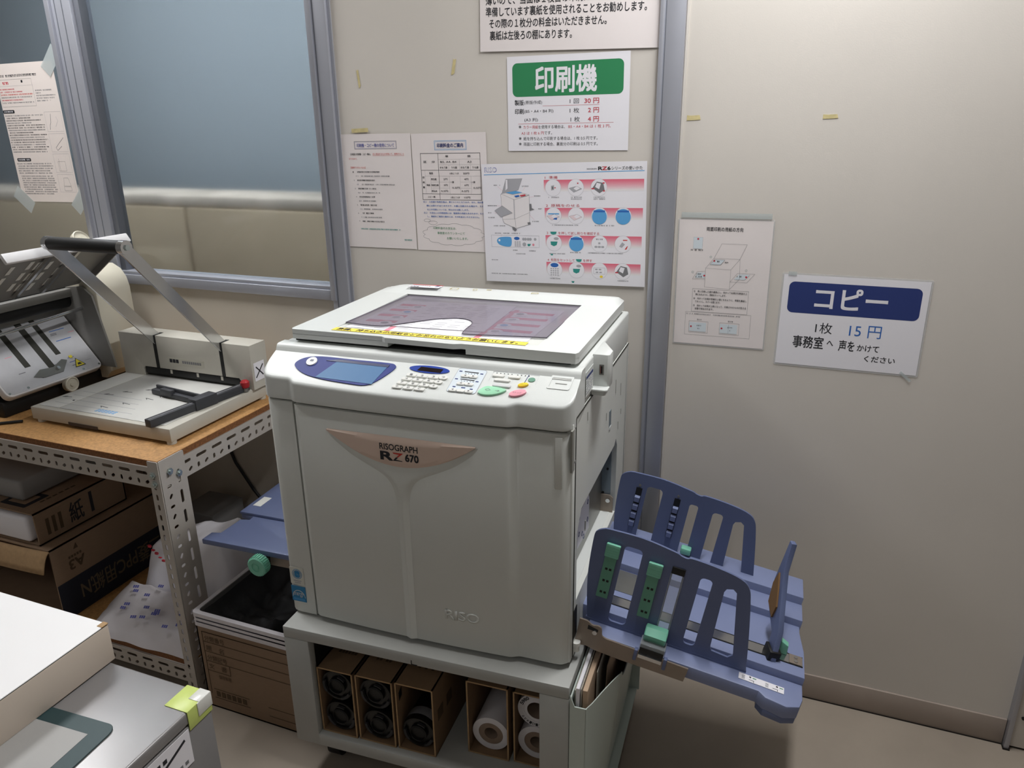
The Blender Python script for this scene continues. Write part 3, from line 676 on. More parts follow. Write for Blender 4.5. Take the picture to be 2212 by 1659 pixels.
# body: back, left side, floor, top inside
b = MB()
b.box(-.660, -.648, .03, .545, .42, .945, PLASD, .003); b.box(-.655, -.004, .535, .547, .42, .945, PLASD, .003)
b.box(-.648, -.012, .03, .53, .42, .435, PLASD); b.box(-.648, -.012, .05, .53, .93, .945, PLASD)
b.box(-.648, -.20, .05, .07, .435, .93, METALB)
b.build('body', PR)
# right side panel with the delivery opening
b = MB(); TX = tilt((-.006, 0, 0), (0, 1, 0), (0, 0, 1))
b.shape([[(.031, .42), (.547, .42), (.547, .951), (.031, .951)], [(.052, .545), (.052, .700), (.085, .7375), (.405, .7375), (.424, .748), (.440, .725), (.440, .545)]], .012, PLASD, TX)
b.box(-.012, .0, .524, .547, .42, .951, PLASD, .004)
for y, z, l in ((.397, .888, .033), (.300, .85, .018), (.335, .83, .03), (.46, .86, .03), (.47, .80, .014), (.44, .775, .02), (.12, .68, .02), (.12, .92, .018)):
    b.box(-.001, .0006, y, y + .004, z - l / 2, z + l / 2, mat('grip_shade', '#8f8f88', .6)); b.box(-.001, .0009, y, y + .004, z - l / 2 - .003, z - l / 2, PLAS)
b.box(-.001, .0006, .033, .545, .9485, .9515, SEAM); b.box(-.001, .0006, .0305, .033, .42, .95, SEAM)
sp = b.build('side_panel', PR)
b = MB(); b.box(-.002, .0010, .334, .352, .812, .850, METALB); b.box(-.002, .0018, .334, .352, .806, .812, PLAS); b.build('latch_recess', sp)
# narrow front column with the recessed grip
b = MB(); b.box(-.030, -.0005, .012, .031, .42, .945, PLASD, .002)
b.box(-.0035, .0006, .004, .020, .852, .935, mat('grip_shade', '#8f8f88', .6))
b.cyl((-.002, .0215, .868), (.0018, .0215, .868), .0035, CHROME, 10)
b.build('front_column', PR)
b = MB(); b.prism([(front(x) + 0, 0) and (x, front(x) - .0035) for x in XS if -.043 <= x <= -.016] + [(-.016, .012), (-.043, .012)], .818, .922, PLASD, bev=0.001)
ch = b
# door: swept skin
def swept(x0, x1, z0, z1, m, off=0.0, depth=.020, bev=.004, taper=None):
    xs = [x for x in XS if x0 <= x <= x1]; xs = sorted(set([x0] + xs + [x1]))
    b = MB(); P = [(x, front(x) + off) for x in xs] + [(x1 , max(front(x1) + off + .006, depth)), (x0, depth)]
    b.prism(P, z0, z1, m, bev=bev, seg=2); return b
left = swept(-.660, -.5895, .412, .929, PLASD, depth=.03)
lp = left.build('left_front_panel', PR)
door = swept(-.5825, -.002, .420, .928, PLASD, depth=.026)
dp = door.build('front_door', PR)
ch.build('door_grip', dp)
b = MB(); b.box(-.650, -.012, .012, .034, .424, .938, SEAM); b.build('door_gap', PR)
# Y shaped rib and badge on the door
yb = lambda x: front(x) - .0006
def onfront(pts, d, m, b):
    """thin relief on the curved door front: fan of columns between lower and upper edge"""
    lo, hi = pts
    n = len(lo)
    def fn(u, v):
        i = min(int(round(u * (n - 1))), n - 1); x = lo[i][0]; z = lo[i][1] + (hi[i][1] - lo[i][1]) * v
        e = min(1, 9 * min(v, 1 - v)); return Vector((x, yb(x) - d * e, z))
    b.grid(fn, n - 1, 8, m)
def zl(x):
    t = (x + .345) / .16; return .820 + .064 * min(1.3, abs(t)) ** 1.9
xs = [-.505 + .322 * k / 40 for k in range(41)]
b = MB(); onfront(([(x, max(zl(x) if x > -.5 else .884, .8202)) for x in xs], [(x, .8865 + .002 * math.sin((x + .5) * 9)) for x in xs]), .0042, BADGE, b)
bd = b.build('badge', dp)
b = MB()
rib = [(.0125, .421), (.0125, .60), (.0128, .70), (.014, .745), (.020, .775), (.032, .795), (.050, .808), (.080, .822), (.115, .840), (.150, .866), (.165, .884)]
rs = smooth_open([(a, c) for a, c in rib], 5)
def ribfn(u, v):
    i = u * (len(rs) - 1); k = min(int(i), len(rs) - 2); t = i - k
    hw = rs[k][0] * (1 - t) + rs[k + 1][0] * t; z = rs[k][1] * (1 - t) + rs[k + 1][1] * t
    x = -.343 + (2 * v - 1) * hw
    e = math.sin(PI * min(1, max(0, v))); e = min(1, 2.2 * min(v, 1 - v) * max(1, hw / .014))
    return Vector((x, yb(x) + .0003 - .0048 * e * (1 if z < .79 else max(0.12, 1 - (z - .79) * 12)), z))
b.grid(ribfn, 60, 14, PLASD); b.build('door_rib', dp, smooth=60)
TF = tilt((0, 0, 0), (1, 0, 0), (0, 0, 1))
b = MB(); TB = Matrix.Translation((0, front(-.34) - .0052, 0)) @ TF
put_text(b, 'RISOGRAPH', -.384, -.302, .8605, .8735, INK, TB, 0, .012)
put_text(b, 'R', -.3825, -.3575, .8385, .856, INK, TB, 0, .03); put_text(b, '670', -.329, -.301, .8405, .8555, INK, TB, 0, .03)
b.poly([TB @ Vector(p) for p in ((-.3565, .856, 0), (-.3335, .856, 0), (-.3445, .847, 0), (-.3485, .847, 0), (-.3425, .8525, 0), (-.3545, .8535, 0))], REDB)
b.poly([TB @ Vector(p) for p in ((-.3355, .8385, 0), (-.3565, .8385, 0), (-.3495, .8465, 0), (-.3445, .8465, 0), (-.350, .8410, 0), (-.3365, .8400, 0))], INK)
b.build('badge_lettering', bd)
b = MB(); me, bb = text_mesh('RISO', .02); TE = tilt((-.262, front(-.262) - .0006, 0), (.074, front(-.188) - front(-.262), 0), (0, 0, 1))
put_text(b, 'RISO', 0, .074, .488, .510, PLASD, TE, .0004, .02); o = b.build('embossed_logo', dp); md = o.modifiers.new('s', 'SOLIDIFY'); md.thickness = .0012; md.offset = 0
# stickers low on the left panel
TL = Matrix.Translation((0, -.0008, 0)) @ TF
b = MB(); b.shape([rr(-.648, .486, -.612, .530, .002)], .0005, ECOP, TL)
for r_ in (.0125, .0095): b.shape([ell(-.629, .513, r_, r_), ell(-.629, .513, r_ - .0011, r_ - .0011)], .0006, ECO, Matrix.Translation((0, -.0003, 0)) @ TL)
put_text(b, 'e', -.6345, -.6235, .5065, .5195, ECO, TL, .0007, .05)
b.shape([rr(-.640, .494, -.620, .4965, .0005)], .0006, INKL, Matrix.Translation((0, -.0003, 0)) @ TL); b.shape([rr(-.638, .4895, -.622, .4915, .0005)], .0006, INKL, Matrix.Translation((0, -.0003, 0)) @ TL)
b.build('eco_sticker', lp)
b = MB(); b.shape([rr(-.649, .441, -.612, .481, .001)], .0005, ECO, TL)
arc = [(-.6305 + .0165 * math.cos(a), .452 + .0185 * math.sin(a)) for a in [PI * k / 16 for k in range(17)]]
b.shape([arc + [(x * .94 + -.6305 * .06, .452 + (y - .452) * .92) for x, y in arc[::-1]]], .0006, ECOP, Matrix.Translation((0, -.0003, 0)) @ TL)
put_text(b, 'energy', -.645, -.617, .4525, .4645, ECOP, TL, .0007, .0, .3)
for k in range(2): b.shape([rr(-.645, .4445 + .003 * k, -.616, .4457 + .003 * k, .0003)], .0006, SKYI, Matrix.Translation((0, -.0003, 0)) @ TL)
b.build('energy_sticker', lp)

# control deck: profile swept along x
b = MB()
def deckpt(x, k):
    f = front(x) - .004; pz = lambda y: .985 + .52 * y
    prof = [(f + .030, .934), (f + .003, .934), (f + .0005, .9355), (f, .938), (f, .944), (f, pz(f) - .0075), (f + .0002, pz(f) - .0045), (f + .0014, pz(f) - .0012), (f + .0042, pz(f + .0042) - .0012), (f + .010, pz(f + .010) - .0004), (f + .016, pz(f + .016))]
    yk = f + .016; zt = .985 + .52 * .056
    prof += [(yk + (.056 - yk) * .5, .985 + .52 * (yk + (.056 - yk) * .5)), (.056, zt), (.0610, zt + .002), (.0640, 1.0225), (.0665, 1.0275), (.072, 1.030), (.095, 1.030), (.095, .945)]
    return prof[k]
NP = 19
xs = XS
def dfn(u, v):
    x = xs[int(round(u * (len(xs) - 1)))]; y, z = deckpt(x, int(round(v * (NP - 1)))); return Vector((x, y, z))
b.grid(dfn, len(xs) - 1, NP - 1, PLAS)
for x in (xs[0], xs[-1]): b.poly([Vector((x, *deckpt(x, k))) for k in range(NP)], PLAS)
deck = b.build('control_deck', PR, smooth=40)
b = MB(); b.box(-.655, -.002, .09, .547, .9525, 1.030, PLAS, .005, 3)
b.build('scanner_body', PR)
b = MB(); b.box(-.635, -.03, .10, .50, 1.0301, 1.0335, mat('platen_black', '#2a2b2a', .5)); b.build('platen', PR)

DT = tilt((0, 0, .9853), (1, 0, 0), (0, 1, .52)) @ Matrix(((1, .09, 0, 0), (0, 1, 0, 0), (0, 0, 1, 0), (0, 0, 0, 1))); KF = .9266
def D(x, y, z=0.0): return DT @ Vector((x, y * KF, z))
def dplate(loop, z0, th, m, b=None, T=None):
    b = b or MB(); b.shape([[(x, y * KF) for x, y in loop]], th, m, DT @ Matrix.Translation((0, 0, z0 + th / 2))); return b
# touch display
bez = smooth_loop([(-.597, .040), (-.583, .058), (-.548, .066), (-.470, .0655), (-.400, .0655), (-.380, .062), (-.376, .050), (-.388, .024), (-.402, .004), (-.416, -.004), (-.440, -.005), (-.510, .000), (-.556, .009), (-.586, .024)], 6)
o = dplate(bez, .0, .0018, NAVY).build('display_bezel', PR)
sc = dplate([(-.530, .0035), (-.402, .0000), (-.392, .0575), (-.505, .0595)], .0018, .0006, LCD).build('screen', o)
dplate([(-.532, .054), (-.391, .052), (-.3905, .0590), (-.504, .0612)], .0019, .0009, mat('navy_shade', '#262b52', .4)).build('screen_rim', o)
b = MB(); b.cyl(D(-.562, .047, .0018), D(-.562, .047, .0042), .0115, KEY, 28); put_text(b, '☰', -.566, -.558, .047 * KF - .001, .047 * KF + .004, NAVYI, DT, .0045); b.build('mode_button', o)
# print counter window
o = dplate(ell(-.3045, .0590, .0425, .0105), .0, .0014, NAVY2).build('counter_window', PR)
dplate([(-.328, .0525), (-.278, .0515), (-.276, .0625), (-.324, .064)], .0014, .0005, LCDD).build('counter_display', o)
# number keys
def key(x, y, w_, h_, t, name='key', m=KEY, r=.003):
    b = MB(); T = DT @ Matrix.Translation((x, y * KF, 0))
    b.prism(rr(-w_ / 2, -h_ / 2, w_ / 2, h_ / 2, r), -.001, .0032, m, bev=.0008, seg=1, T=T)
    if t: put_text(b, t, -w_ * .13 * max(1, len(t) * .7), w_ * .13 * max(1, len(t) * .7), -h_ * .22, h_ * .3, INKG, T, .0036)
    return b.build(name, PR)
for r in range(4):
    for c in range(3):
        key(-.333 + c * .0235 - r * .0045, .0375 - r * .0122, .021, .0082, '123456789*0C'[r * 3 + c])
for r, t in enumerate(('*P', '×', '+')): key(-.266 - r * .0045, .0385 - r * .0130, .0165, .008, t, r=.004)
# adjustment panels: pale print and keys
b = MB()
dplate(rr(-.247, .004, -.188, .0725, .006), .0, .0004, PANELP, b)
lo = rr(-.247, .004, -.188, .0725, .006)
b.shape([[(x, y * KF) for x, y in lo], [(x, y * KF) for x, y in rr(-.2464, .0046, -.1886, .0719, .0055)]], .0005, INKL, DT @ Matrix.Translation((0, 0, .0004)))
lo = [(-.176, .045), (-.176, .071), (-.173, .074), (-.085, .073), (-.085, .046)]
for p, q in zip(lo, lo[1:]): dplate([(p[0] - .0003, p[1] - .0003), (q[0] + .0003, q[1] - .0003), (q[0] + .0003, q[1] + .0003), (p[0] - .0003, p[1] + .0003)], .0, .0004, INKL, b)
dplate([(-.1075, .046), (-.1065, .046), (-.1045, .072), (-.1055, .072)], .0, .0004, NAVYI, b)
for y, m in ((.0625, INK), (.0405, INK)): dplate([(-.232, y), (-.203, y - .0012), (-.203, y + .0012), (-.232, y + .0018)], .0004, .0004, m, b)
for x, y in ((-.24, .0635), (-.196, .061), (-.240, .041), (-.197, .0385), (-.236, .019), (-.200, .0165)): dplate(rr(x - .003, y - .0012, x + .003, y + .0012, .0005), .0004, .0004, NAVYI, b)
dplate(rr(-.221, .0170, -.213, .0195, .0004), .0004, .0004, NAVYI, b)
for k in range(9): dplate(ell(-.168 + .0075 * k + (.004 if k > 4 else 0), .0685, .0011, .0009, 8), .0, .0005, INK, b)
for y in (.0685, .0465): 
    for k in range(5): dplate(ell(-.228 + .006 * k, y - .010, .0009, .0007, 8), .0004, .0004, INK, b)
b.build('panel_print', PR)
for y in (.0500, .0280):
    key(-.2255, y, .017, .0075, '◀'); key(-.2085, y, .017, .0075, '▶')
for k, t in enumerate(('◀', '', '▶')): key(-.2345 + k * .0165, .0085, .0160, .0078, t)
for x in (-.1615, -.130): key(x, .0605, .024, .0075, '', r=.003)
key(-.1500, .0490, .032, .0075, '', r=.0035); key(-.1455, .0335, .036, .0070, '', 'test_key', mat('key_grey', '#d2d3d3', .4), .002)
b = MB(); b.shape([[(x, y * KF) for x, y in ell(-.0955, .0585, .0068, .0058)]], .0012, mat('id_green', '#6f9a86', .4), DT @ Matrix.Translation((0, 0, .0006))); b.build('id_counter_light', PR)
def button(name, loop, m, t, bx):
    b = MB(); b.prism([(x, y * KF) for x, y in loop], -.001, .0042, m, bev=.0012, seg=2, T=DT)
    if t: put_text(b, t, *bx[:2], bx[2] * KF, bx[3] * KF, INKG, DT, .0044)
    return b.build(name, PR)
button('start_button', smooth_loop([(-.184, .010), (-.176, .0245), (-.164, .0275), (-.142, .0255), (-.132, .0215), (-.140, .0120), (-.156, .0045), (-.174, .0035)], 5), GRNB, '◇  →', (-.172, -.143, .013, .020))
button('stop_button', [(-.1085 + .0135 * math.cos(a) * 1.1 - .002 * math.sin(a), .0175 + .0085 * math.sin(a) + .006 * math.cos(a)) for a in [2 * PI * k / 28 for k in range(28)]], PINKB, 'ストップ', (-.118, -.101, .0150, .019))
button('reset_button', [(-.1060 + .0095 * math.cos(a), .0410 + .0052 * math.sin(a) + .0025 * math.cos(a)) for a in [2 * PI * k / 24 for k in range(24)]], YELB, 'リセット', (-.112, -.100, .039, .0425))
# card recess at the right end
b = MB(); b.shape([[(x, y * KF) for x, y in rr(-.0615, .040, -.0185, .0775, .004)], [(x, y * KF) for x, y in rr(-.0585, .043, -.0215, .0705, .003)]], .0012, PLAS, DT @ Matrix.Translation((0, 0, .0005)))
b.shape([[(x, y * KF) for x, y in rr(-.0585, .0665, -.0215, .0705, .001)]], .0006, mat('recess_shade', '#b4b5b1', .5), DT @ Matrix.Translation((0, 0, .0003)))
b.shape([[(x, y * KF) for x, y in rr(-.049, .0555, -.027, .0572, .0005)]], .0008, mat('recess_shade', '#b4b5b1', .5), DT @ Matrix.Translation((0, 0, .0004))); b.build('card_recess', PR)

# document cover
b = MB()
ol_ = [(-.632, .086), (-.42, .086), (-.41, .079), (-.26, .076), (-.245, .082), (-.016, .081), (-.012, .09), (-.012, .528), (-.022, .536), (-.622, .532), (-.635, .52), (-.637, .095)]
b.prism([(-.632, .094), (-.407, .094), (-.404, .125), (-.238, .125), (-.235, .092), (-.016, .090), (-.012, .095), (-.012, .528), (-.022, .536), (-.622, .532), (-.635, .52), (-.637, .10)], 1.0375, 1.0480, PLAS)
b.shape([ol_, rr(-.548, .112, -.098, .478, .004)], .0105, PLAS, Matrix.Translation((0, 0, 1.05300)))
b.prism([(.110, 1.0574), (.480, 1.0498), (.480, 1.0490), (.110, 1.0566)], -.549, -.097, mat('cover_recess', '#d3d5cf', .45), axis='x')
b.prism([(-.632, .086), (-.42, .086), (-.407, .0845), (-.407, .095), (-.632, .095)], 1.0378, 1.049, PLAS); b.prism([(-.236, .0815), (-.016, .081), (-.012, .09), (-.236, .095)], 1.0378, 1.049, PLAS)
cov = b.build('document_cover', PR, smooth=25)
b = MB()   # raised rear ridge
prof = [(.462, 1.0575), (.474, 1.062), (.488, 1.0675), (.505, 1.0705), (.522, 1.069), (.534, 1.062), (.5365, 1.046)]
def rid(u, v):
    i = v * (len(prof) - 1); y, z = prof[int(round(i))]; x = -.630 + u * .617
    ex = min((x + .630) / .060, (-.013 - x) / .014, 1); ex = math.sin(max(0, ex) * PI / 2)
    return Vector((x, y, 1.0580 + (z - 1.0580) * ex if z > 1.058 else z))
b.grid(rid, 60, len(prof) - 1, PLAS); b.box(-.630, -.013, .465, .534, 1.045, 1.0582, PLAS)
b.build('rear_ridge', cov, smooth=60)
RTILT = Matrix.Translation((0, .128, 1.0572)) @ Matrix.Rotation(math.radians(-1.18), 4, 'X') @ Matrix.Translation((0, -.128, 0))
T = RTILT @ Matrix.Translation((0, 0, .0040))
wav = smooth_open([(-.096, .163), (-.150, .156), (-.235, .143), (-.262, .141), (-.270, .148), (-.276, .185), (-.280, .225), (-.290, .248), (-.312, .264), (-.337, .264), (-.372, .244), (-.412, .198), (-.446, .158), (-.470, .150), (-.505, .152), (-.545, .158)], 5)
b = MB(); b.shape([[(-.546, .476), (-.100, .476)] + wav], .0016, SMOKE, T)
for p, q in zip(wav, wav[1:]): b.cyl(T @ Vector((*p, 0)), T @ Vector((*q, 0)), .0009, mat('smoke_edge', '#3c3742', .3), 6, cap=False)
b.cyl(T @ Vector((-.546, .476, 0)), T @ Vector((-.545, .158, 0)), .0010, mat('smoke_edge', '#3c3742', .3), 6); b.cyl(T @ Vector((-.099, .476, 0)), T @ Vector((-.096, .163, 0)), .0008, mat('smoke_edge', '#3c3742', .3), 6)
b.build('smoked_flap', cov)
b = MB(); TS = tilt((-.515, .500, 1.0712), (1, 0.02, 0), (0, 1, -.05)); b.box(-.042, .042, -.020, .018, 0, .0006, PAPER, T=TS); b.box(-.042, .042, .012, .018, .0006, .0009, REDB, T=TS)
for k in range(3): b.box(-.036 + k * .008, -.030 + k * .008, -.016, -.009, .0006, .0008, INK, T=TS)
for k in range(8): b.box(-.034 + k * .006, -.0295 + k * .006, -.002, .004, .0006, .0008, INKG, T=TS)
put_text(b, '7', .026, .036, -.006, .010, NAVYI, TS, .0008, .03); b.build('cover_sticker', cov)
for x, y, w_, h_, a in ((-.435, .497, .020, .018, 0), (-.38, .499, .010, .015, .3), (-.345, .505, .012, .008, 0), (-.225, .500, .018, .010, .3)):
    b = MB(); TS = Matrix.Translation((x, y, 1.0706)) @ Matrix.Rotation(a, 4, 'Z')
    b.shape([rr(-w_ / 2, -h_ / 2, w_ / 2, h_ / 2, .002), rr(-w_ / 2 + .0012, -h_ / 2 + .0012, w_ / 2 - .0012, h_ / 2 - .0012, .001)], .0006, TAPEY, TS); b.build('glue_residue', cov)

# USB port bracket and warning label on the right side
b = MB(); b.prism([(-.004, .172), (.026, .172), (.030, .176), (.030, .205), (.002, .262), (-.004, .262)], .963, 1.0325, PLAS, bev=.002)
o = b.build('usb_bracket', PR)
b = MB(); b.box(.010, .019, .1708, .173, .991, 1.012, METAL); b.box(.0125, .0165, .1702, .1715, .994, 1.009, BLACK); b.box(.0118, .0134, .1698, .1712, .994, 1.009, mat('port_red', '#7c4a44', .5)); b.build('usb_port', o)
b = MB(); b.prism([(-.002, .150), (.026, .150), (.031, .154), (.031, .176), (-.002, .176)], .962, .967, PLAS, bev=.0015); b.prism([(-.002, .156), (.022, .156), (.026, .160), (.026, .176), (-.002, .176)], .952, .962, PLAS, bev=.002); b.build('usb_shelf', o)
b = MB(); TW = tilt((.0008, .128, .995), (0, 1, 0), (0, 0, 1)); b.box(-.030, .030, -.028, .022, -.0004, .0004, PLAS, T=TW); b.box(-.028, .026, .008, .013, .0004, .0007, NAVYI, T=TW)
for r in range(6):
    for c in range(9): 
        if random.random() < .8: b.box(-.027 + c * .006, -.0225 + c * .006, -.022 + r * .0048, -.020 + r * .0048, .0004, .0007, INKL, T=TW)
b.build('warning_label', PR)
# delivery side: steel exit plate, label, bracket, inner wall, lower bolts
b = MB(); b.box(-.040, -.034, .055, .435, .548, .690, METAL); b.box(-.16, -.034, .055, .435, .690, .70, BLACK); ex = b.build('exit_plate', PR)
b = MB(); b.prism([(.190, .575), (.190, .655), (.292, .660), (.300, .648), (.300, .570)], -.0338, -.0332, PAPER, axis='x')
for y, z in ((.205, .645), (.205, .605), (.235, .59), (.285, .645), (.285, .60), (.25, .575)): b.shape([ell(y, z, .006, .006, 12), ell(y, z, .004, .004, 12)], .0006, NAVYI, tilt((-.033, 0, 0), (0, 1, 0), (0, 0, 1)))
b.build('exit_label', ex)
b = MB(); b.box(-.20, -.012, .436, .440, .545, .93, METALB)
for x, z in ((-.02, .715), (-.045, .70), (-.07, .67), (-.02, .66), (-.05, .63), (-.08, .61), (-.03, .595)): b.cyl((x, .4345, z), (x, .436, z), .0030, BLACK, 10)
b.build('inner_wall', PR)
b = MB(); b.prism([(-.06, .545), (-.004, .545), (-.004, .585), (-.012, .592), (-.06, .592)], .430, .434, METALW, axis='y'); b.cyl((-.016, .426, .578), (-.016, .431, .578), .0055, CHROME, 12); b.build('bracket', PR)
b = MB(); b.box(-.20, -.012, .055, .435, .535, .546, PLAS); b.build('exit_floor', PR)
b = MB(); b.cyl((.004, .045, .428), (.004, .045, .442), .007, KEY, 12); b.cyl((.004, .045, .442), (.004, .045, .450), .009, KEY, 12); b.box(-.004, .004, .038, .052, .432, .442, KEY); b.build('levelling_bolt', PR)
b = MB(); b.box(-.001, .0012, .032, .060, .462, .530, BLACK, .001); b.build('hinge_recess', PR)
for x, y in ((-.56, .06), (-.09, .045), (-.56, .50), (-.09, .50)):
    b = MB(); b.cyl((x, y, .4075), (x, y, .421), .020, BLACK, 20); b.build('foot', PR)

# receiving tray on the right, sloping down to the right
TA = math.radians(9.6)
def TRT(x, z, y=0): return Matrix.Translation((x, y, z)) @ Matrix.Rotation(TA, 4, 'Y')
TT = TRT(.0, .474)      # local: x along the tray, y depth, z up from the front ledge
b = MB()
b.prism([(.052, .058), (.372, .058), (.385, .046), (.425, .040), (.450, .052), (.456, .075), (.456, .118), (.020, .118), (.020, .085)], -.030, 0, BLUEL, bev=.003, T=TT)
b.prism([(.375, .060), (.388, .045), (.425, .041), (.449, .053), (.455, .075), (.455, .1), (.375, .1)], -.044, -.028, BLUEP, bev=.002, T=TT)
b.prism([(-.012, .118), (.456, .118), (.456, .20), (.448, .262), (.448, .285), (-.012, .285)], -.026, .017, BLUEL, bev=.002, T=TT)
b.prism([(-.012, .283), (.450, .283), (.450, .345), (-.012, .345)], -.026, .034, BLUEL, bev=.002, T=TT)
b.prism([(-.012, .343), (.448, .343), (.448, .420), (.10, .420), (-.012, .420)], -.026, .053, BLUEL, bev=.002, T=TT)
tr = b.build('receiving_tray', PR)
b = MB(); b.box(.02, .452, .150, .178, .0172, .0180, CHROME, T=TT); b.box(.02, .452, .1475, .150, .017, .0185, BLACK, T=TT); b.box(.02, .452, .178, .1795, .017, .0185, BLACK, T=TT)
b.box(.425, .450, .150, .178, .018, .0195, METALW, T=TT); b.cyl(TT @ Vector((.438, .158, .019)), TT @ Vector((.438, .158, .0215)), .004, CHROME, 10); b.cyl(TT @ Vector((.438, .170, .019)), TT @ Vector((.438, .170, .0215)), .004, CHROME, 10)
b.build('slide_rail', tr)
b = MB(); b.prism([(.04, .20), (.135, .20), (.135, .28), (.04, .28)], .0172, .0182, METAL, T=TT); b.build('rail_bracket', tr)
# fences with tapering slots, buffers and green sliders
def fence(name, yy, buffers):
    FT = TT @ Matrix.Translation((0, yy, .0)) @ Matrix(((1, 0, 0, 0), (0, 0, -1, 0), (0, 1, 0, 0), (0, 0, 0, 1)))
    out = smooth_open([(.014, .0), (-.004, .10), (-.009, .194), (-.004, .214), (.011, .2235)], 5) + smooth_open([(.020, .2250), (.087, .2270), (.152, .219), (.166, .2145), (.178, .2130), (.190, .2160), (.240, .2130), (.283, .2050), (.303, .190), (.314, .157), (.332, .072), (.345, .0)], 6)
    holes = [rr(.056, .013, .093, .200, .009, 4), rr(.158, .016, .178, .186, .006, 4), rr(.212, .020, .236, .182, .008, 4), [(.266, .032), (.270, .024), (.303, .021), (.312, .030), (.284, .172), (.276, .178), (.264, .174), (.261, .166)]]
    b = MB(); b.shape([out] + holes, .005, BLUEP, FT); b.prism(rr(.010, -.003, .345, .003, .001), 0.0, .005, BLUEP, T=TT @ Matrix.Translation((0, yy, 0)))
    f = b.build(name, tr)
    return f, FT
ff, FT = fence('front_fence', .100, True)
rf, FR = fence('rear_fence', .372, False)
def green_slider(FT, x0, x1, z0, z1):
    b = MB(); sh = .0
    b.prism([(x0, z0), (x0 + .024, z0), (x1 + .024, z1), (x1, z1)], .0025, .008, GREEND, T=FT)
    for k in range(5):
        z = z1 - .002 - k * .006; t = (z - z0) / (z1 - z0); x = x0 + (x1 - x0) * t
        b.prism(rr(x - .002, z - .0035, x + .027, z + .0045, .002), .006, .0125 - .0006 * k, GREENP, bev=.001, T=FT)
    for z, d in ((.18, 0), (.40, 0), (.62, 0)):
        zz = z0 + (z1 - z0) * z - .012; x = x0 + (x1 - x0) * z
        for dx in (.006, .014): b.box(x + dx, x + dx + .005, zz, zz + .005, .008, .0084, BLACK, T=FT)
    return b.build('paper_buffer', tr)
green_slider(FT, .021, .022, .067, .196); green_slider(FT, .111, .111, .052, .183)
for x in (.032, .122):
    b = MB(); b.box(x, x + .014, .085, .190, .0026, .0036, BLACK, T=FR)
    for k in range(4): b.prism([(.085 + .022 * k, .003), (.104 + .022 * k, .003), (.102 + .022 * k, .012), (.088 + .022 * k, .008)], x + .001, x + .013, BLUEL, axis='x', T=FR @ Matrix(((1, 0, 0, 0), (0, 1, 0, 0), (0, 0, 1, 0), (0, 0, 0, 1))))
    b.cyl(FR @ Vector((x + .007, .197, .0025)), FR @ Vector((x + .007, .197, .004)), .003, METAL, 10)
    b.build('paper_buffer', tr)
b = MB(); b.box(.157, .179, .030, .172, .0030, .0050, CLEARP, T=FT); b.box(.155, .1565, .02, .172, .0028, .0052, CLEARP, T=FT); b.box(.1795, .181, .02, .172, .0028, .0052, CLEARP, T=FT); b.build('clear_guide', tr)
b = MB(); b.box(.155, .181, .172, .188, -.004, .0054, BLACK, .001, T=FT); b.build('guide_clip', tr)
# green clamps in clear holders at the fence feet
b = MB(); T = TT @ Matrix.Translation((.158, .078, 0))
b.prism([(-.020, .020), (-.006, .030), (.012, .026), (.018, .006), (-.012, .000)], -.023, .023, GREENP, axis='x', bev=.004, seg=3, T=T @ Matrix.Translation((0, .004, .016)))
g = b.build('fence_clamp', tr)
b = MB(); b.box(-.026, .026, -.026, .004, -.006, .020, CLEARP, .002, T=T); b.box(-.024, .024, -.027, .002, -.004, .012, BLACK, T=T); b.box(-.024, .024, -.030, -.024, -.012, -.004, CHROME, T=T)
for x in (-.033, .027): b.box(x, x + .007, -.030, -.020, -.022, .004, BLUEP, .001, T=T)
b.build('clamp_holder', tr)
b = MB(); b.prism(rr(-.012, -.01, .012, .01, .004), 0, .016, GREENP, bev=.003, T=TT @ Matrix.Translation((.176, .362, .062))); b.build('rear_clamp', tr)
# end stop with brown felt
b = MB(); ES = TT @ Matrix.Translation((.385, .165, .018)) @ Matrix.Rotation(math.radians(17), 4, 'Z') @ Matrix.Rotation(math.radians(4), 4, 'Y')
b.prism([(-.030, .0), (-.012, .06), (.020, .10), (.062, .155), (.075, .215), (.088, .215), (.086, .12), (.074, .07), (.012, .04), (.004, .0)], -.006, .006, BLUEP, axis='x', bev=.002, T=ES)
b.box(-.012, .012, -.028, .006, -.004, .02, BLACK, .002, T=ES)
st = b.build('end_stop', tr)
b = MB(); b.prism([(.030, .062), (.066, .075), (.078, .115), (.072, .145), (.050, .12), (.028, .09)], -.0095, -.006, CORK, axis='x', T=ES); b.build('felt_pad', tr)
b = MB(); b.prism([(-.012, 0), (.012, 0), (.010, .022), (-.006, .030)], -.008, .008, GREENP, axis='y', bev=.002, T=TT @ Matrix.Translation((.408, .178, .018))); b.build('stop_clamp', tr)
# steel arm
b = MB(); AT = TT @ Matrix.Translation((0, .0535, 0)) @ Matrix(((1, 0, 0, 0), (0, 0, -1, 0), (0, 1, 0, 0), (0, 0, 0, 1)))
b.prism(smooth_open([(.004, .030), (.020, .030), (.032, .024), (.044, .026), (.052, .022), (.056, .006), (.066, .002)], 3) + [(.235, -.002), (.232, -.035), (.10, -.036), (.045, -.034), (.028, -.030), (.004, -.036)], -.002, .002, METALW, T=AT)
b.prism([(.024, .012), (.046, .012), (.046, .017), (.024, .022)], .0018, .0026, BLACK, T=AT); b.cyl(AT @ Vector((.040, .010, .0)), AT @ Vector((.040, .010, .006)), .005, CHROME, 12)
b.build('steel_arm', tr)
b = MB(); ST = TT @ Matrix.Translation((.376, .082, .0006)) @ Matrix.Rotation(-.03, 4, 'Z'); b.box(-.044, .044, -.009, .009, 0, .0005, PAPER, T=ST)
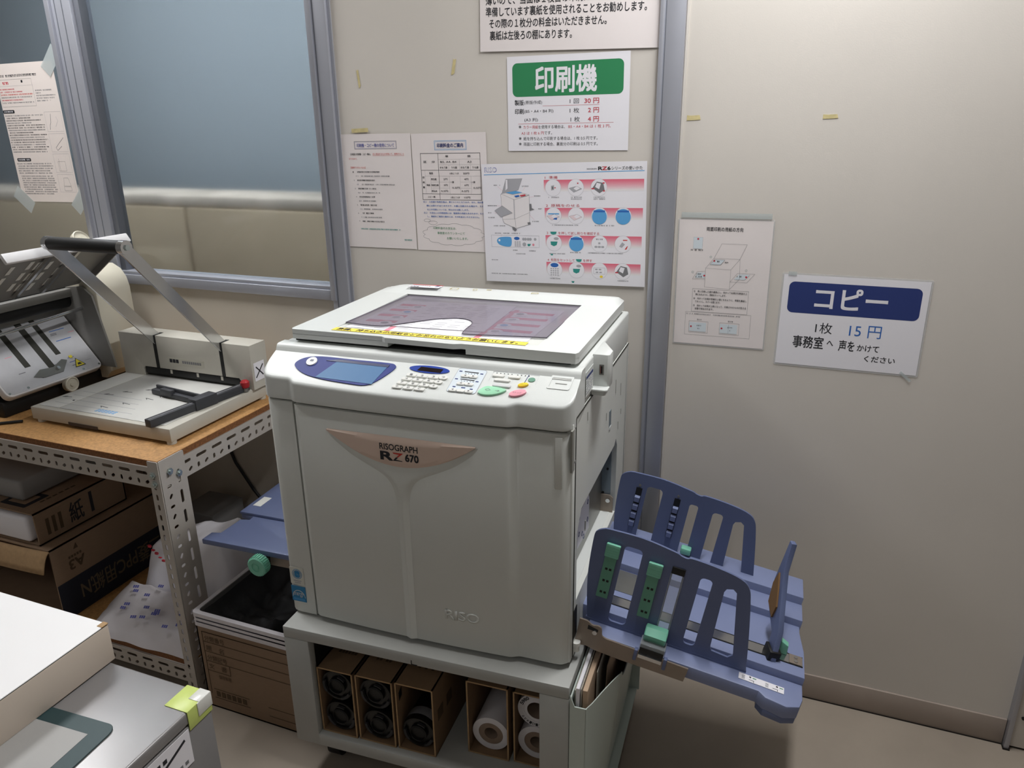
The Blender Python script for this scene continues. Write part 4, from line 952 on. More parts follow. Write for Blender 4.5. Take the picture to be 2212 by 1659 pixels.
for x in (-.030, .022): b.cyl(ST @ Vector((x + .008, .004, .0005)), ST @ Vector((x + .008, .004, .0008)), .0022, INK, 10); b.box(x + .013, x + .020, .003, .005, .0005, .0008, GRNI, T=ST)
for x in (-.038, .008):
    for k in range(4): b.box(x, x + .006, -.006 + k * .003, -.005 + k * .003, .0005, .0008, INKG, T=ST)
    b.box(x + .014, x + .024, -.004, -.003, .0005, .0008, INK, T=ST); b.box(x + .023, x + .024, -.008, -.003, .0005, .0008, INK, T=ST)
b.build('tray_sticker', tr)

# paper feed tray on the left
b = MB()
b.prism([(-.958, .078), (-.640, .078), (-.640, .46), (-.930, .46), (-.946, .215), (-.907, .210), (-.906, .195), (-.930, .190), (-.934, .118), (-.957, .112)], .484, .4985, BLUEP, bev=.002)
ft = b.build('feed_tray', PR)
b = MB(); b.prism([(-.948, .212), (-.66, .212), (-.66, .46), (-.950, .46)], .4985, .5065, BLUEP, bev=.002); b.build('feed_tray_extension', ft)
b = MB(); b.box(-.936, -.912, .25, .30, .5066, .507, KEY); b.build('tray_label', ft)
b = MB(); T = tilt((-.785, .066, .466), (1, 0, 0), (0, 0, 1))
b.lathe([(0.0, .014), (.006, .014), (.007, .012), (.012, .012), (.0125, .014), (.022, .014), (.0245, .012), (.0245, -.008), (.022, -.010), (0, -.010)], GREENP, T, 40)
for k in range(28):
    a = 2 * PI * k / 28; b.box(.0235, .0262, -.0013, .0013, -.007, .011, GREENP, T=T @ Matrix.Rotation(a, 4, 'Z'))
b.build('feed_pressure_dial', ft)
b = MB(); b.box(-.770, -.60, .088, .10, .455, .478, METALW); b.cyl((-.785, .075, .466), (-.785, .095, .466), .006, METAL, 10); b.build('dial_bracket', ft)

# papers lying under the smoked flap of the cover
def flat_sheet(name, label, cat, cx, cy, z, W, H, ang, m, pr=None, group=None):
    T = PR.matrix_world @ RTILT @ Matrix.Translation((cx, cy, z)) @ Matrix.Rotation(math.radians(ang), 4, 'Z')
    b = MB(); b.box(-W / 2, W / 2, -H / 2, H / 2, 0, .0004, m); o = b.build(name); o.matrix_world = T
    tag(o, label, cat, group); p = MB()
    if pr: pr(p); p.build('printed_text', o)
    return o
PR.matrix_world = Matrix.Translation((-0.365, -0.597, 0)) @ Matrix.Rotation(math.radians(2.5), 4, 'Z')
def pr1(p):
    for k in range(4):
        p.box(-.19, .19, .085 - .055 * k, .105 - .055 * k, .0005, .0006, GR[1])
        for j in range(4): p.cyl((-.14 + .085 * j, .082 - .055 * k, .0005), (-.14 + .085 * j, .082 - .055 * k, .0008), .016, PAPER, 16); p.cyl((-.14 + .085 * j, .082 - .055 * k, .0008), (-.14 + .085 * j, .082 - .055 * k, .0009), .009, (INKL, SKYI, INKL, INKG)[(j + k) % 4], 12)
    for x in (-.11, .09): p.box(x, x + .012, -.145, .12, .0005, .0007, GR[2])
    for k in range(26): p.box(-.19 + .05 * (k % 7), -.16 + .05 * (k % 7), -.14 + .01 * k, -.138 + .01 * k, .0005, .0007, INKL)
flat_sheet('printed_sheet', 'white sheet with pink bands, lowest of the papers under the smoked flap', 'sheet of paper', -.330, .275, .0003, .405, .285, 0, PAPER, pr1)
def pr2(p):
    for k in range(16): 
        for j in range(5):
            if random.random() < .75: p.box(-.085 + j * .034, -.062 + j * .034, -.12 + .015 * k, -.117 + .015 * k, .0005, .0006, INKL)
flat_sheet('printed_sheet', 'white sheet of small print seen in the notch of the smoked flap', 'sheet of paper', -.345, .295, .0020, .21, .25, 3, PAPER, pr2)
def pr3(p):
    put_text(p, '原稿、持ち込みの用紙などお忘れのないようお願いします。', -.203, .195, -.0085, .0090, INK, I4, .0006, .012)
flat_sheet('yellow_note_strip', 'yellow strip with black handwritten Japanese along the front of the cover', 'note', -.334, .1135, .0013, .425, .0225, .6, YEL, pr3)

# ------------------------------------------------------------------ grey cart under the duplicator
KM = Matrix.Translation((-.35, -.64, 0)) @ Matrix.Rotation(math.radians(3.2), 4, 'Z')
KT = thing('cart', 'low grey steel cart on black casters carrying the duplicator', 'cart', T=KM)
b = MB(); b.box(-.660, 0, 0, .545, .378, .4065, CART, .002); o = b.build('top_panel', KT)
b = MB(); b.prism([(.0, .0), (.014, .0), (.014, .0018), (.0018, .0018), (.0018, .011), (0, .011)], -.0008, .0002, BLACK, axis='y', T=Matrix.Translation((-.345, 0, .379))); b.build('paint_chip', o)
for x0, x1, xi in ((-.660, -.598, -.652), (-.062, 0, -.008)):
    b = MB(); b.box(x0, x1, 0, .022, .088, .378, CART, .0015); b.build('front_post', KT)
    b = MB(); b.box(min(x0, xi) if x0 < -.3 else xi, max(xi, x0) if x0 < -.3 else x1, .022, .545, .088, .378, CART); b.build('side_panel', KT)
b = MB(); b.box(-.650, -.010, .535, .545, .088, .378, CART); b.build('back_panel', KT)
b = MB(); b.box(-.660, 0, 0.0005, .545, .086, .118, CART, .002); b.build('shelf', KT)
for x, y in ((-.595, .07), (-.065, .07), (-.595, .48), (-.065, .48)):
    b = MB(); b.box(x - .030, x + .030, y - .03, y + .03, .079, .086, METAL, .001); b.box(x - .022, x - .018, y - .02, y + .022, .03, .079, METAL); b.box(x + .018, x + .022, y - .02, y + .022, .03, .079, METAL); c = b.build('caster', KT)
    b = MB(); b.cyl((x - .016, y + .006, .0325), (x + .016, y + .006, .0325), .032, BLACK, 24); b.build('wheel', c)
def KW(x, y, z): return KM @ Vector((x, y, z))
# open cartons on the shelf
def carton(x0, x1, y0, y1, z0, z1, label, ang=0.0, notch=False, flap=False):
    cx = (x0 + x1) / 2; T = KM @ Matrix.Translation((cx, y0, z0)) @ Matrix.Rotation(math.radians(ang), 4, 'Z')
    r = thing('carton', label, 'carton', T=T, group='open cartons on the cart shelf')
    W, L, H, t = (x1 - x0) / 2, y1 - y0, z1 - z0, .0035
    b = MB(); b.box(-W, W, 0, L, 0, t, CARDIN); b.box(-W, W, 0, L, H - t, H, CARDIN); b.box(-W, -W + t, 0, L, 0, H, CARDIN); b.box(W - t, W, 0, L, 0, H, CARDIN); b.box(-W, W, L - t, L, 0, H, CARDIN)
    for a in ((-W, W, -.0006, .0004, H - t, H), (-W, W, -.0006, .0004, 0, t), (-W, -W + t, -.0006, .0004, 0, H), (W - t, W, -.0006, .0004, 0, H)): b.box(*a, CARDE)
    b.build('box', r)
    p = MB()
    for k in range(4):
        for j in range(6):
            if random.random() < .7: p.box(-W * .5 + j * .008, -W * .5 + j * .008 + .006, .06 + .02 * k, .07 + .02 * k, H, H + .0004, CARDP)
    for k in range(2):
        p.box(W, W + .0004, .02 + .05 * k, .05 + .05 * k, H * .45, H * .62, CARDP)
    if notch: p.prism([(-W + t + .001, .012), (-W + t + .001, .030)] and [(.010, H * .68), (.024, H * .72), (.024, H * .84), (.010, H * .80)], -W + t, -W + t + .0006, BLACK, axis='x')
    p.build('box_print', r)
    return T
CZ = .1185
C1 = carton(-.595, -.504, .016, .40, CZ, CZ + .181, 'leftmost open carton on the cart shelf, holding two black ink tubes')
C2 = carton(-.499, -.406, .018, .40, CZ, CZ + .181, 'open carton second from left on the cart, holding two black ink tubes', notch=False)
C3 = carton(-.401, -.309, .020, .40, CZ, CZ + .183, 'open carton in the middle of the cart with a single black ink tube', notch=True)
C4 = carton(-.246, -.149, .058, .44, CZ, CZ + .197, 'tall open carton on the cart shelf with one white paper roll')
C5 = carton(-.139, -.044, .062, .44, CZ, CZ + .192, 'open carton half hidden by the right post, with two white rolls')
def ink_tube(T, x, z, y, label, rot, band=False):
    r = thing('ink_tube', label, 'ink tube', T=T @ Matrix.Translation((x, y, z)), group='black ink tubes in the cartons')
    R_ = .0415; TT_ = tilt((0, 0, 0), (1, 0, 0), (0, 0, 1))    # local z toward the viewer
    b = MB(); b.lathe([(0, -.27), (R_ * .97, -.27), (R_ * .97, -.004), (R_ * .93, 0), (0, 0)], BLACKG, TT_, 36); b.build('tube', r)
    b = MB(); b.lathe([(R_ * .5, .0), (R_ * .5, .007), (R_ * .42, .009), (R_ * .40, .004), (0, .004)], BLACK, TT_, 28)
    b.lathe([(R_ * .80, .0), (R_ * .82, .004), (R_ * .93, .004), (R_ * .93, .0)], BLACK, TT_, 36); c = b.build('cap', r)
    for a0, a1, r0, r1 in ((-150, -85, .44, .52), (165, 215, .72, .86), (-75, -25, .74, .88), (40, 80, .60, .66)):
        b = MB(); a0 += rot; a1 += rot; n = 8
        p1 = [(R_ * r1 * math.cos(math.radians(a0 + (a1 - a0) * k / n)), R_ * r1 * math.sin(math.radians(a0 + (a1 - a0) * k / n))) for k in range(n + 1)]
        p2 = [(R_ * r0 * math.cos(math.radians(a0 + (a1 - a0) * k / n)), R_ * r0 * math.sin(math.radians(a0 + (a1 - a0) * k / n))) for k in range(n + 1)]
        b.prism(p1 + p2[::-1], 0.001, .0075, mat('lug_grey', '#313134', .6), T=TT_); b.build('cap_lug', c)
    if band:
        b = MB(); b.lathe([(R_ * .985, -.034), (R_ * 1.0, -.032), (R_ * 1.0, -.012), (R_ * .985, -.010)], mat('tube_band_grey', '#77777a', .3), TT_, 36); b.build('grey_band', r)
ink_tube(C1, .0, .1335, .010, 'upper black ink tube in the leftmost carton', 0); ink_tube(C1, .001, .046, .012, 'lower black ink tube in the leftmost carton', 25)
ink_tube(C2, .0, .1335, .010, 'upper black ink tube in the second carton', 10); ink_tube(C2, .001, .046, .012, 'lower black ink tube in the second carton', 20)
ink_tube(C3, .0, .0455, .016, 'single black ink tube with a grey band in the middle carton', 10, True)
def paper_roll(T, x, z, y, label, print_=False):
    r = thing('paper_roll', label, 'paper roll', T=T @ Matrix.Translation((x, y, z)), group='white rolls in the cartons')
    TT_ = tilt((0, 0, 0), (1, 0, 0), (0, 0, 1)); R_ = .0432
    b = MB(); b.lathe([(0, -.30), (R_, -.30), (R_, 0), (.029, 0), (.029, -.05), (0, -.05)], ROLL, TT_, 40); b.build('roll', r)
    b = MB(); b.lathe([(0, -.049), (.015, -.049), (.0155, -.001), (.0288, -.001)] if not print_ else [(.022, -.049), (.022, -.0005), (.0288, -.0005)], ROLLC if not print_ else ROLL, TT_, 40)
    if print_: b.lathe([(0, -.049), (.0219, -.049), (.0219, -.001)], ROLLC, TT_, 40)
    b.build('core', r)
    if print_:
        b = MB(); 
        for k, t in enumerate('5980'): put_text(b, t, -.003, .003, -.004, .004, INK, TT_ @ Matrix.Rotation(math.radians(68 - 11 * k), 4, 'Z') @ Matrix.Translation((0, .036, .0006)), 0, .02)
        for k, t in enumerate('マスターロール'): put_text(b, t, -.0025, .0025, -.0028, .0028, INK, TT_ @ Matrix.Rotation(math.radians(125 + 11 * k), 4, 'Z') @ Matrix.Translation((0, .037, .0006)), 0, .02)
        b.build('end_lettering', r)
paper_roll(C4, .0, .0472, .018, 'white paper roll with a brown core lying in the tall carton')
paper_roll(C5, .0, .1345, .020, 'upper white roll with black lettering in the rightmost carton', True); paper_roll(C5, .0, .0472, .020, 'lower white roll in the rightmost carton')

# ------------------------------------------------------------------ paper pocket on the cart's right side
PK = thing('file_pocket', 'pale green paper pocket hung on the right side of the cart, full of files', 'pocket', T=KM)
b = MB()
b.box(.002, .005, .0, .45, .05, .385, POCK); b.box(.002, .075, .0, .45, .05, .054, POCK)
b.prism([(.002, .05), (.035, .05), (.035, .366), (.012, .366), (.002, .392)], -.003, .0, POCK, axis='y')
def pk(y, z, d=0): return Vector((d + .034 + .050 * min(1, max(0, y / .11)) * (0.35 + .65 * (z - .05) / .33), y, z))
topz = smooth_open([(-.003, .366), (.02, .366), (.055, .373), (.10, .378), (.120, .372), (.135, .350), (.20, .312), (.27, .305), (.34, .335), (.40, .385), (.45, .40)], 4)
def zt_(y):
    for p, q in zip(topz, topz[1:]):
        if p[0] <= y <= q[0]: return p[1] + (q[1] - p[1]) * (y - p[0]) / max(1e-6, q[0] - p[0])
    return .40
ys = sorted(set(p[0] for p in topz)); n = len(ys)
def pg(d):
    return [[b.bm.verts.new(pk(y, .05 + (zt_(y) - .05) * j / 8, d)) for j in range(9)] for y in ys]
A_, B_ = pg(0), pg(.002); fs = []
for i in range(n - 1):
    for j in range(8):
        for g in (A_, B_): fs.append(b.bm.faces.new((g[i][j], g[i + 1][j], g[i + 1][j + 1], g[i][j + 1])))
    for j in (0, 8): fs.append(b.bm.faces.new((A_[i][j], A_[i + 1][j], B_[i + 1][j], B_[i][j])))
for i in (0, n - 1):
    for j in range(8): fs.append(b.bm.faces.new((A_[i][j], A_[i][j + 1], B_[i][j + 1], B_[i][j])))
b._fin(fs, POCK)
b.box(.002, .080, .447, .450, .05, .42, POCK)
o = b.build('pocket_body', PK); 
b = MB(); b.grid(lambda u, v: Vector((.074 + .022 * math.sin(PI * v) * (.6 + .4 * u), .37 + .075 * u, .27 + .155 * v - .04 * u * u)), 8, 8, POCK); b.build('curled_lip', PK, solidify=.0012)
def filedoc(x, th, y0, y1, z0, z1, lean, m, name, label, slope=0):
    T = KM @ Matrix.Translation((x, 0, z0)) @ Matrix.Rotation(math.radians(lean), 4, 'Y')
    b = MB(); b.box(0, th, y0, y1, 0, z1 - z0, m, .0008, 1); o = b.build(name); o.matrix_world = T; tag(o, label, 'file', 'files in the side pocket')
filedoc(.0065, .003, .012, .43, .056, .395, .3, FILE1, 'file_folder', 'grey file against the cart side in the pocket')
filedoc(.0105, .007, .006, .43, .056, .405, .3, PAPER, 'paper_pad', 'white paper stack second in the side pocket')
filedoc(.0185, .002, .010, .43, .056, .402, .4, FILE1, 'file_folder', 'thin grey folder beside the white stack in the pocket')
filedoc(.0215, .010, .012, .43, .056, .398, .5, FILE2, 'paper_pad', 'thick beige paper stack in the middle of the pocket')
filedoc(.0340, .002, .085, .43, .056, .388, .6, FILE1, 'file_folder', 'thin folder right of the beige stack in the pocket')
filedoc(.0400, .002, .125, .43, .056, .375, 2.0, FILE2, 'file_folder', 'beige folder at the outer side of the pocket')

# ------------------------------------------------------------------ slotted angle shelf on the left
SH = thing('angle_shelf', 'slotted steel angle shelf with a chipboard top, left of the duplicator', 'shelf', (-1.405, -.583, 0))
def SL(x, y, z): return Vector((x, y, z))
def angle_plate(length, width, T, b):
    """flat strip with the slotted angle hole pattern: x along the length, y across"""
    holes = []; n = int(length / .056)
    for k in range(n):
        x = .028 + k * .056
        if x + .021 < length: holes.append(slot(x, width * .69, .037, .0090, 0, 3))
        for j in (0, 1):
            xx = x - .014 + j * .028
            if xx + .01 < length: holes.append(slot(xx, width * .27, .0145, .0085, (90, 35)[j], 3))
    b.shape([rr(0, 0, length, width, .003, 2)] + holes, .0022, SLOT, T)
def beam_front(name, z0, z1, y):
    b = MB(); T = tilt((-3.0 + 1.405, y + .583, z0), (1, 0, 0), (0, 0, 1)); angle_plate(1.592, z1 - z0, T, b)
    b.box(-1.595, -.003, y + .583, y + .583 + .035, z1 - .002, z1, SLOT); return b.build(name, SH)
def beam_side(name, z0, z1, x=0.0):
    b = MB(); T = tilt((x, .0, z0), (0, 1, 0), (0, 0, 1)); angle_plate(.555, z1 - z0, T, b)
    b.box(x - .035, x, 0, .555, z1 - .002, z1, SLOT); return b.build(name, SH)
def post(name, x, y, sy, z1=.704):
    b = MB()
    # flange facing +x
    T = tilt((x + .0012, y, 0), (0, 0, 1), (0, -sy, 0)) if False else Matrix.Translation((x + .0026, y, 0)) @ Matrix(((0, 0, 1, 0), (0, sy, 0, 0), (1, 0, 0, 0), (0, 0, 0, 1)))
    angle_plate(z1, .080, T, b)
    T = Matrix.Translation((x, y - .0012 * sy - (.0014 if sy > 0 else -.0014), 0)) @ Matrix(((0, -1, 0, 0), (0, 0, 1, 0), (1, 0, 0, 0), (0, 0, 0, 1)))
    holes = [slot(.02 + .028 * k, .015, .0165, .0075, 0, 3) for k in range(int(z1 / .028) - 1)]
    b.shape([rr(0, -.003, z1, .029, .002, 2)] + holes, .0022, SLOT, T)
    return b.build(name, SH)
b = MB(); b.box(-1.6, -.004, .004, .570, .686, .703, WOOD, .001); b.box(-1.6, -.004, .0030, .0042, .686, .702, WOODE); b.box(-.0042, -.0030, .004, .570, .686, .702, WOODE); b.build('top_board', SH)
b = MB(); b.box(-1.6, -.010, .006, .560, .100, .116, WOOD, .001); b.box(-1.6, -.010, .0050, .0062, .100, .115, WOODE); b.build('lower_board', SH)
beam_front('front_beam', .630, .686, -.583); beam_side('side_beam', .628, .686); beam_front('lower_beam', .050, .100, -.583); beam_side('lower_side_beam', .050, .100)
po = post('front_post', 0, 0, 1); post('rear_post', 0, .566, -1)
for y, z in ((.028, .668), (.055, .652)):
    b = MB(); b.cyl((.003, y, z), (.0085, y, z), .0090, BOLT, 6); b.cyl((.0085, y, z), (.012, y, z), .0045, BOLT, 10); b.build('bolt', po)
for x, z in ((-.015, .668), (-.013, .645)):
    b = MB(); b.cyl((x, -.003, z), (x, -.009, z), .0085, BOLT, 6); b.cyl((x, -.009, z), (x, -.013, z), .0042, BOLT, 10); b.build('bolt', po)

# ------------------------------------------------------------------ stack cutter on the shelf
WZ = .703
CU = thing('paper_cutter', 'beige stack paper cutter with a raised black handled lever, on the shelf', 'paper cutter', (-1.446, -.492, WZ))
b = MB()   # local: x -.49..0, y 0..  z 0..
b.prism([(-.490, .0), (0, .0), (0, .375), (-.485, .375)], .008, .044, MACH, bev=.0025)
bs = b.build('base', CU)
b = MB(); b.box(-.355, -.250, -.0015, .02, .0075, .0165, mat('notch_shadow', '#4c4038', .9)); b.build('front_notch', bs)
b = MB(); b.box(-.400, -.03, .016, .322, .0441, .0452, MACHT, .0004); b.box(-.478, -.405, .016, .318, .0441, .0450, MACHT, .0004)
tb_ = b.build('table_plate', CU)
b = MB()
P2 = lambda wx, wy: (wx + 1.446, wy + .492)
def mark(wx, wy, up):
    x, y = P2(wx, wy)
    b.prism([(x - .016, y - .001), (x + .014, y + .004 * up), (x + .014, y + .004 * up + .0016), (x - .016, y + .001)], .0452, .0456, INK)
    b.prism([(x - .016, y), (x - .006, y + .008 * up), (x - .004, y + .008 * up), (x - .013, y)], .0452, .0456, INK)
for wx, wy, u in ((-1.902, -.407, 1), (-1.805, -.353, 1), (-1.771, -.320, 1), (-1.720, -.286, 1), (-1.734, -.428, -1), (-1.697, -.389, -1), (-1.665, -.339, -1), (-1.640, -.314, -1)): mark(wx, wy, u)
for k in range(5): x, y = P2(-1.90, -.475 + .03 * k); b.box(x, x + .30 - .02 * k, y, y + .0008, .0452, .0455, INKL)
for k in range(3):
    x, y = P2(-1.735, -.462 + .006 * k)
    for j in range(6): b.box(x + .012 * j, x + .012 * j + .009, y, y + .003, .0452, .0456, SKYI)
x, y = P2(-1.86, -.42); b.cyl((x, y, .0452), (x, y, .0457), .003, INK, 8)
b.build('table_markings', tb_)
# rear housing with the blade slot
b = MB()
HO = [(-.4815, 0), (-.4815, .131), (.008, .131), (.008, 0), (-.036, 0), (-.036, .022), (-.042, .030), (-.395, .030), (-.402, .024), (-.402, 0)]
b.prism(HO, .312, .380, MACH, axis='y', bev=.001, T=Matrix.Translation((0, 0, .044)))
h_ = b.build('blade_housing', CU)
b = MB(); b.box(-.400, -.038, .322, .374, .0455, .0740, SEAM); b.box(-.398, -.040, .314, .320, .0525, .0720, BLACK, .001); 
for x in (-.30, -.20, -.11): b.box(x, x + .008, .3135, .3145, .0600, .0720, MACH)
b.build('blade_clamp', h_)
for x in (-.342, -.095):
    b = MB(); b.box(x - .006, x + .006, .3112, .345, .0745, .1752 + .0004, BLACK); b.build('lever_slot', h_)
b = MB(); TW = tilt((-.225, .3116, .102), (1, 0, 0), (0, 0, 1)); b.box(-.075, .060, -.010, .010, -.0003, .0003, mat('nameplate', '#b5b1a4', .5), T=TW)
for k in range(3): b.box(-.068 + .012 * k, -.058 + .012 * k, -.005, .006, .0003, .0006, INK, T=TW)
for k in range(9): b.box(-.020 + .008 * k, -.014 + .008 * k, -.004, .004, .0003, .0006, INKG, T=TW)
b.build('nameplate', h_)
b = MB(); TW = tilt((.0086, .340, .095), (0, 1, 0), (0, 0, 1)); b.box(-.020, .024, -.028, .026, -.0003, .0005, PAPER, T=TW)
for p in ([(-.015, -.018), (.018, .016)], [(-.012, .014), (.016, -.016)]): 
    d = Vector((p[1][0] - p[0][0], p[1][1] - p[0][1])).normalized() * .0018; b.prism([(p[0][0] - d.y, p[0][1] + d.x), (p[0][0] + d.y, p[0][1] - d.x), (p[1][0] + d.y, p[1][1] - d.x), (p[1][0] - d.y, p[1][1] + d.x)], .0005, .0009, INK, T=TW)
b.build('side_label', h_)
# lever: two steel arms and the black grip
def arm(x):
    b = MB(); a0 = Vector((x, .333, .150)); a1 = Vector((x, .045, .486)); d = (a1 - a0); L = d.length; T = tilt(a0, (1, 0, 0), d)
    b.prism(rr(-.017, 0, .017, L + .012, .008, 4), -.0025, .0025, CHROME, bev=.0006, seg=1, T=T @ Matrix.Rotation(math.radians(90), 4, 'Y') if False else T @ Matrix(((0, 0, 1, 0), (0, 1, 0, 0), (1, 0, 0, 0), (0, 0, 0, 1))))
    return b.build('lever_arm', CU)
arm(-.342); arm(-.095)
b = MB(); b.cyl((-.337, .045, .487), (-.100, .045, .487), .0165, BLACK, 28); gr_ = b.build('lever_grip', CU)
for x0, x1 in ((-.352, -.336), (-.101, -.084)): b = MB(); b.cyl((x0, .045, .487), (x1, .045, .487), .0175, CHROME, 24); b.build('grip_end', gr_)
b = MB(); b.cyl((-.084, .045, .487), (-.080, .045, .487), .0075, BOLT, 6); b.build('grip_bolt', gr_)
# paper guide rail, sliding stop and red knob
b = MB(); RT = tilt((-.054, .0, .0452), (.043, .305, 0), (-1, 0, 0))
b.box(-.010, .310, -.008, .014, 0, .021, DGREY, .001, T=RT); b.box(-.008, .306, .000, .004, .021, .0216, INKG, T=RT); gl = b.build('side_guide', CU)
b = MB(); b.box(.125, .195, -.012, .020, .0, .030, DGREY, .0015, T=RT); b.build('guide_slider', gl)
b = MB(); ST_ = RT @ Matrix.Translation((.160, .018, 0))
b.box(-.005, .012, 0, .195, .002, .016, DGREY, .001, T=ST_); b.box(.008, .014, 0, .190, .002, .026, DGREY, .001, T=ST_); b.box(-.010, .004, .105, .150, .010, .026, DGREY, .001, T=ST_); b.build('back_stop', CU)
b = MB(); b.cyl((-.006, .292, .046), (-.006, .292, .056), .008, METAL, 16); b.lathe([(0, .034), (.008, .033), (.0125, .028), (.013, .018), (.011, .012), (0, .010)], REDK, Matrix.Translation((-.006, .292, .046)), 20); b.build('red_knob', CU)
for x, y in ((-.012, .012), (-.470, .012), (-.012, .36), (-.470, .36)):
    b = MB(); b.cyl((x, y, .0003), (x, y, .009), .012, MACH, 16); b.build('foot', CU)

# ------------------------------------------------------------------ paper folding machine at the left edge
FO = thing('paper_folder', 'grey paper folding machine with raised feed plate, at the left edge on the shelf', 'folding machine', (-2.02, -.34, WZ))
FX = lambda wx, wy, wz: Vector((wx + 2.02, wy + .34, wz - WZ))
y0, y1 = -.505, -.195
TBm = tilt(FX(-2.000, (y0 + y1) / 2, .770), (0, 1, 0), (-.128, 0, .150))     # x along the machine width, y up the slope, z out of the plate
Wt = (y1 - y0) / 2; Lt = .235
b = MB(); b.prism(rr(-Wt, -.005, Wt, Lt, .018, 5), -.024, 0, FOLDW, bev=.003, T=TBm); tbl = b.build('feed_table', FO)
b = MB(); b.prism(rr(-Wt + .005, .0, Wt - .005, Lt - .005, .015, 5), .0, .0008, FOLD, T=TBm); tpl = b.build('scale_plate', tbl)
b = MB()
for x0, x1, a in ((-.060, -.042, .030), (.000, .020, .005), (.045, .062, .040)): b.prism([(x0, .035 + a), (x1, .035 + a), (x1 - .004, .215), (x0 - .004, .215)], .0008, .0013, SEAM, T=TBm)
b.build('guide_slots', tbl)
b = MB()
for k in range(34):
    x = random.uniform(-.14, .145); y = random.uniform(.015, .19)
    if -.075 < x < .07 and y > .05: continue
    b.box(x - .010, x + .010, y, y + .002, .0009, .0012, random.choice((INKL, INKL, INKG, BLUEV, GR[3])), T=TBm)
for y in (.150, .115): b.box(.075, .125, y, y + .002, .0009, .0013, BLUEI, T=TBm)
for x in (-.145, -.09, .09, .145): b.cyl(TBm @ Vector((x, .006, 0)), TBm @ Vector((x, .006, .002)), .0035, BOLT, 8)
b.build('scale_print', tbl)
b = MB(); b.prism([(.072, .018), (.108, .018), (.090, .048)], .0009, .0013, INK, T=TBm); b.prism([(.0755, .0202), (.1045, .0202), (.090, .0445)], .0013, .0016, mat('warning_yellow', '#e6d640', .5), T=TBm); b.prism([(.084, .024), (.098, .024), (.094, .031), (.086, .030)], .0016, .0019, INK, T=TBm); b.build('warning_triangle', tbl)
b = MB(); b.prism([(-.058, .030), (-.030, .018), (.030, .018), (.062, .048), (.048, .056), (.010, .040), (-.030, .045)], .002, .005, METAL, T=TBm); b.cyl(TBm @ Vector((.016, .030, .004)), TBm @ Vector((.016, .030, .016)), .005, CHROME, 10); b.box(.075, .085, .052, .060, .001, .003, mat('warning_yellow', '#e6d640', .5), T=TBm); b.build('paper_stop', tbl)
b = MB(); T = tilt(TBm @ Vector((.040, -.016, -.022)), (0, 1, 0), (0, 0, 1)); 
b.lathe([(0, .010), (.006, .010), (.007, .007), (.017, .007), (.020, .010), (.0225, .008), (.0225, -.006), (0, -.006)], CREAMP, T, 32); b.build('adjusting_dial', tbl)
# raised upper plate
TUp = tilt(FX(-2.050, -.362, 1.020), (0, 1, 0), (.235, 0, .165))
Wu = .187; Lu = .265
b = MB(); b.prism(rr(-Wu, 0, Wu, Lu, .014, 4), .0, .004, FOLDG, T=TUp)
b.prism([(-Wu, Lu - .004), (Wu - .010, Lu - .004), (Wu, Lu - .012), (Wu, Lu + .006), (-Wu, Lu + .006)], -.002, .026, FOLDW, bev=.003, T=TUp); b.box(Wu - .004, Wu, .0, Lu, -.002, .022, FOLDG, T=TUp); up = b.build('upper_plate', FO)
b = MB()
for x, ya, yb_ in ((-.13, .05, .2), (-.08, .06, .22), (-.055, .05, .19), (-.015, .04, .20), (.030, .05, .21)):
    for k in range(3): b = MB(); b.box(x, x + .012, ya + .055 * k, ya + .055 * k + .038, .0042, .0052, mat('slot_bright', '#dcdcd8', .5), T=TUp); b.build('paper_slot', up)
for x in (-.048, .035):
    b = MB(); b.box(x, x + .010, .02, Lu - .02, .007, .016, CHROME, T=TUp); b.build('guide_bar', up)
b = MB(); T = TUp @ Matrix.Translation((.039, Lu + .004, -.004)) @ Matrix.Rotation(math.radians(-90), 4, 'X'); b.lathe([(0, .010), (.006, .010), (.007, .007), (.018, .007), (.021, .010), (.0235, .008), (.0235, -.004), (0, -.004)], CREAMP, T, 32); b.build('adjusting_dial', up)
# rollers, cross rod and side plate in the mouth
b = MB(); b.cyl(FX(-2.105, -.50, .965), FX(-2.105, -.19, .965), .022, BLACK, 24); b.cyl(FX(-2.115, -.50, 1.005), FX(-2.115, -.19, 1.005), .018, BLACK, 24); b.build('feed_roller', FO)
b = MB(); b.cyl(FX(-2.030, -.52, .930), FX(-2.045, -.165, .945), .0055, CHROME, 12); b.build('cross_rod', FO)
b = MB(); b.prism([(-.04, .10), (.02, .10), (-.045, .215), (-.10, .235)], -.002, .002, FOLDW, axis='y', T=Matrix.Translation((-.05, .0, .085 - .085)) @ Matrix.Translation((0, .145, 0))) if False else b.box(*[0, 0], 0, 0, 0, 0, FOLDW) if False else b.prism([(-2.16, 1.00), (-2.03, 1.012), (-1.995, .985), (-1.955, .80), (-1.95, .765), (-2.16, .765)], -.192, -.186, FOLDG, axis='y', T=Matrix.Translation((2.02, .34, -WZ))); b.build('side_plate', FO)
b = MB(); b.prism([(-2.36, .720), (-2.01, .720), (-1.985, .745), (-1.985, .99), (-1.992, 1.02), (-2.010, 1.045), (-2.04, 1.06), (-2.36, 1.06)], -.182, -.055, CREAMP, axis='y', bev=.004, T=Matrix.Translation((2.02, .34, -WZ))); body = b.build('drive_cover', FO)
b = MB()
for k in range(9): b.box(FX(-2.09, 0, 0).x, FX(-1.984, 0, 0).x, .1567, .1577, FX(0, 0, .815 + .006 * k).z, FX(0, 0, .8175 + .006 * k).z, SEAM)
b.build('vent_slots', body)
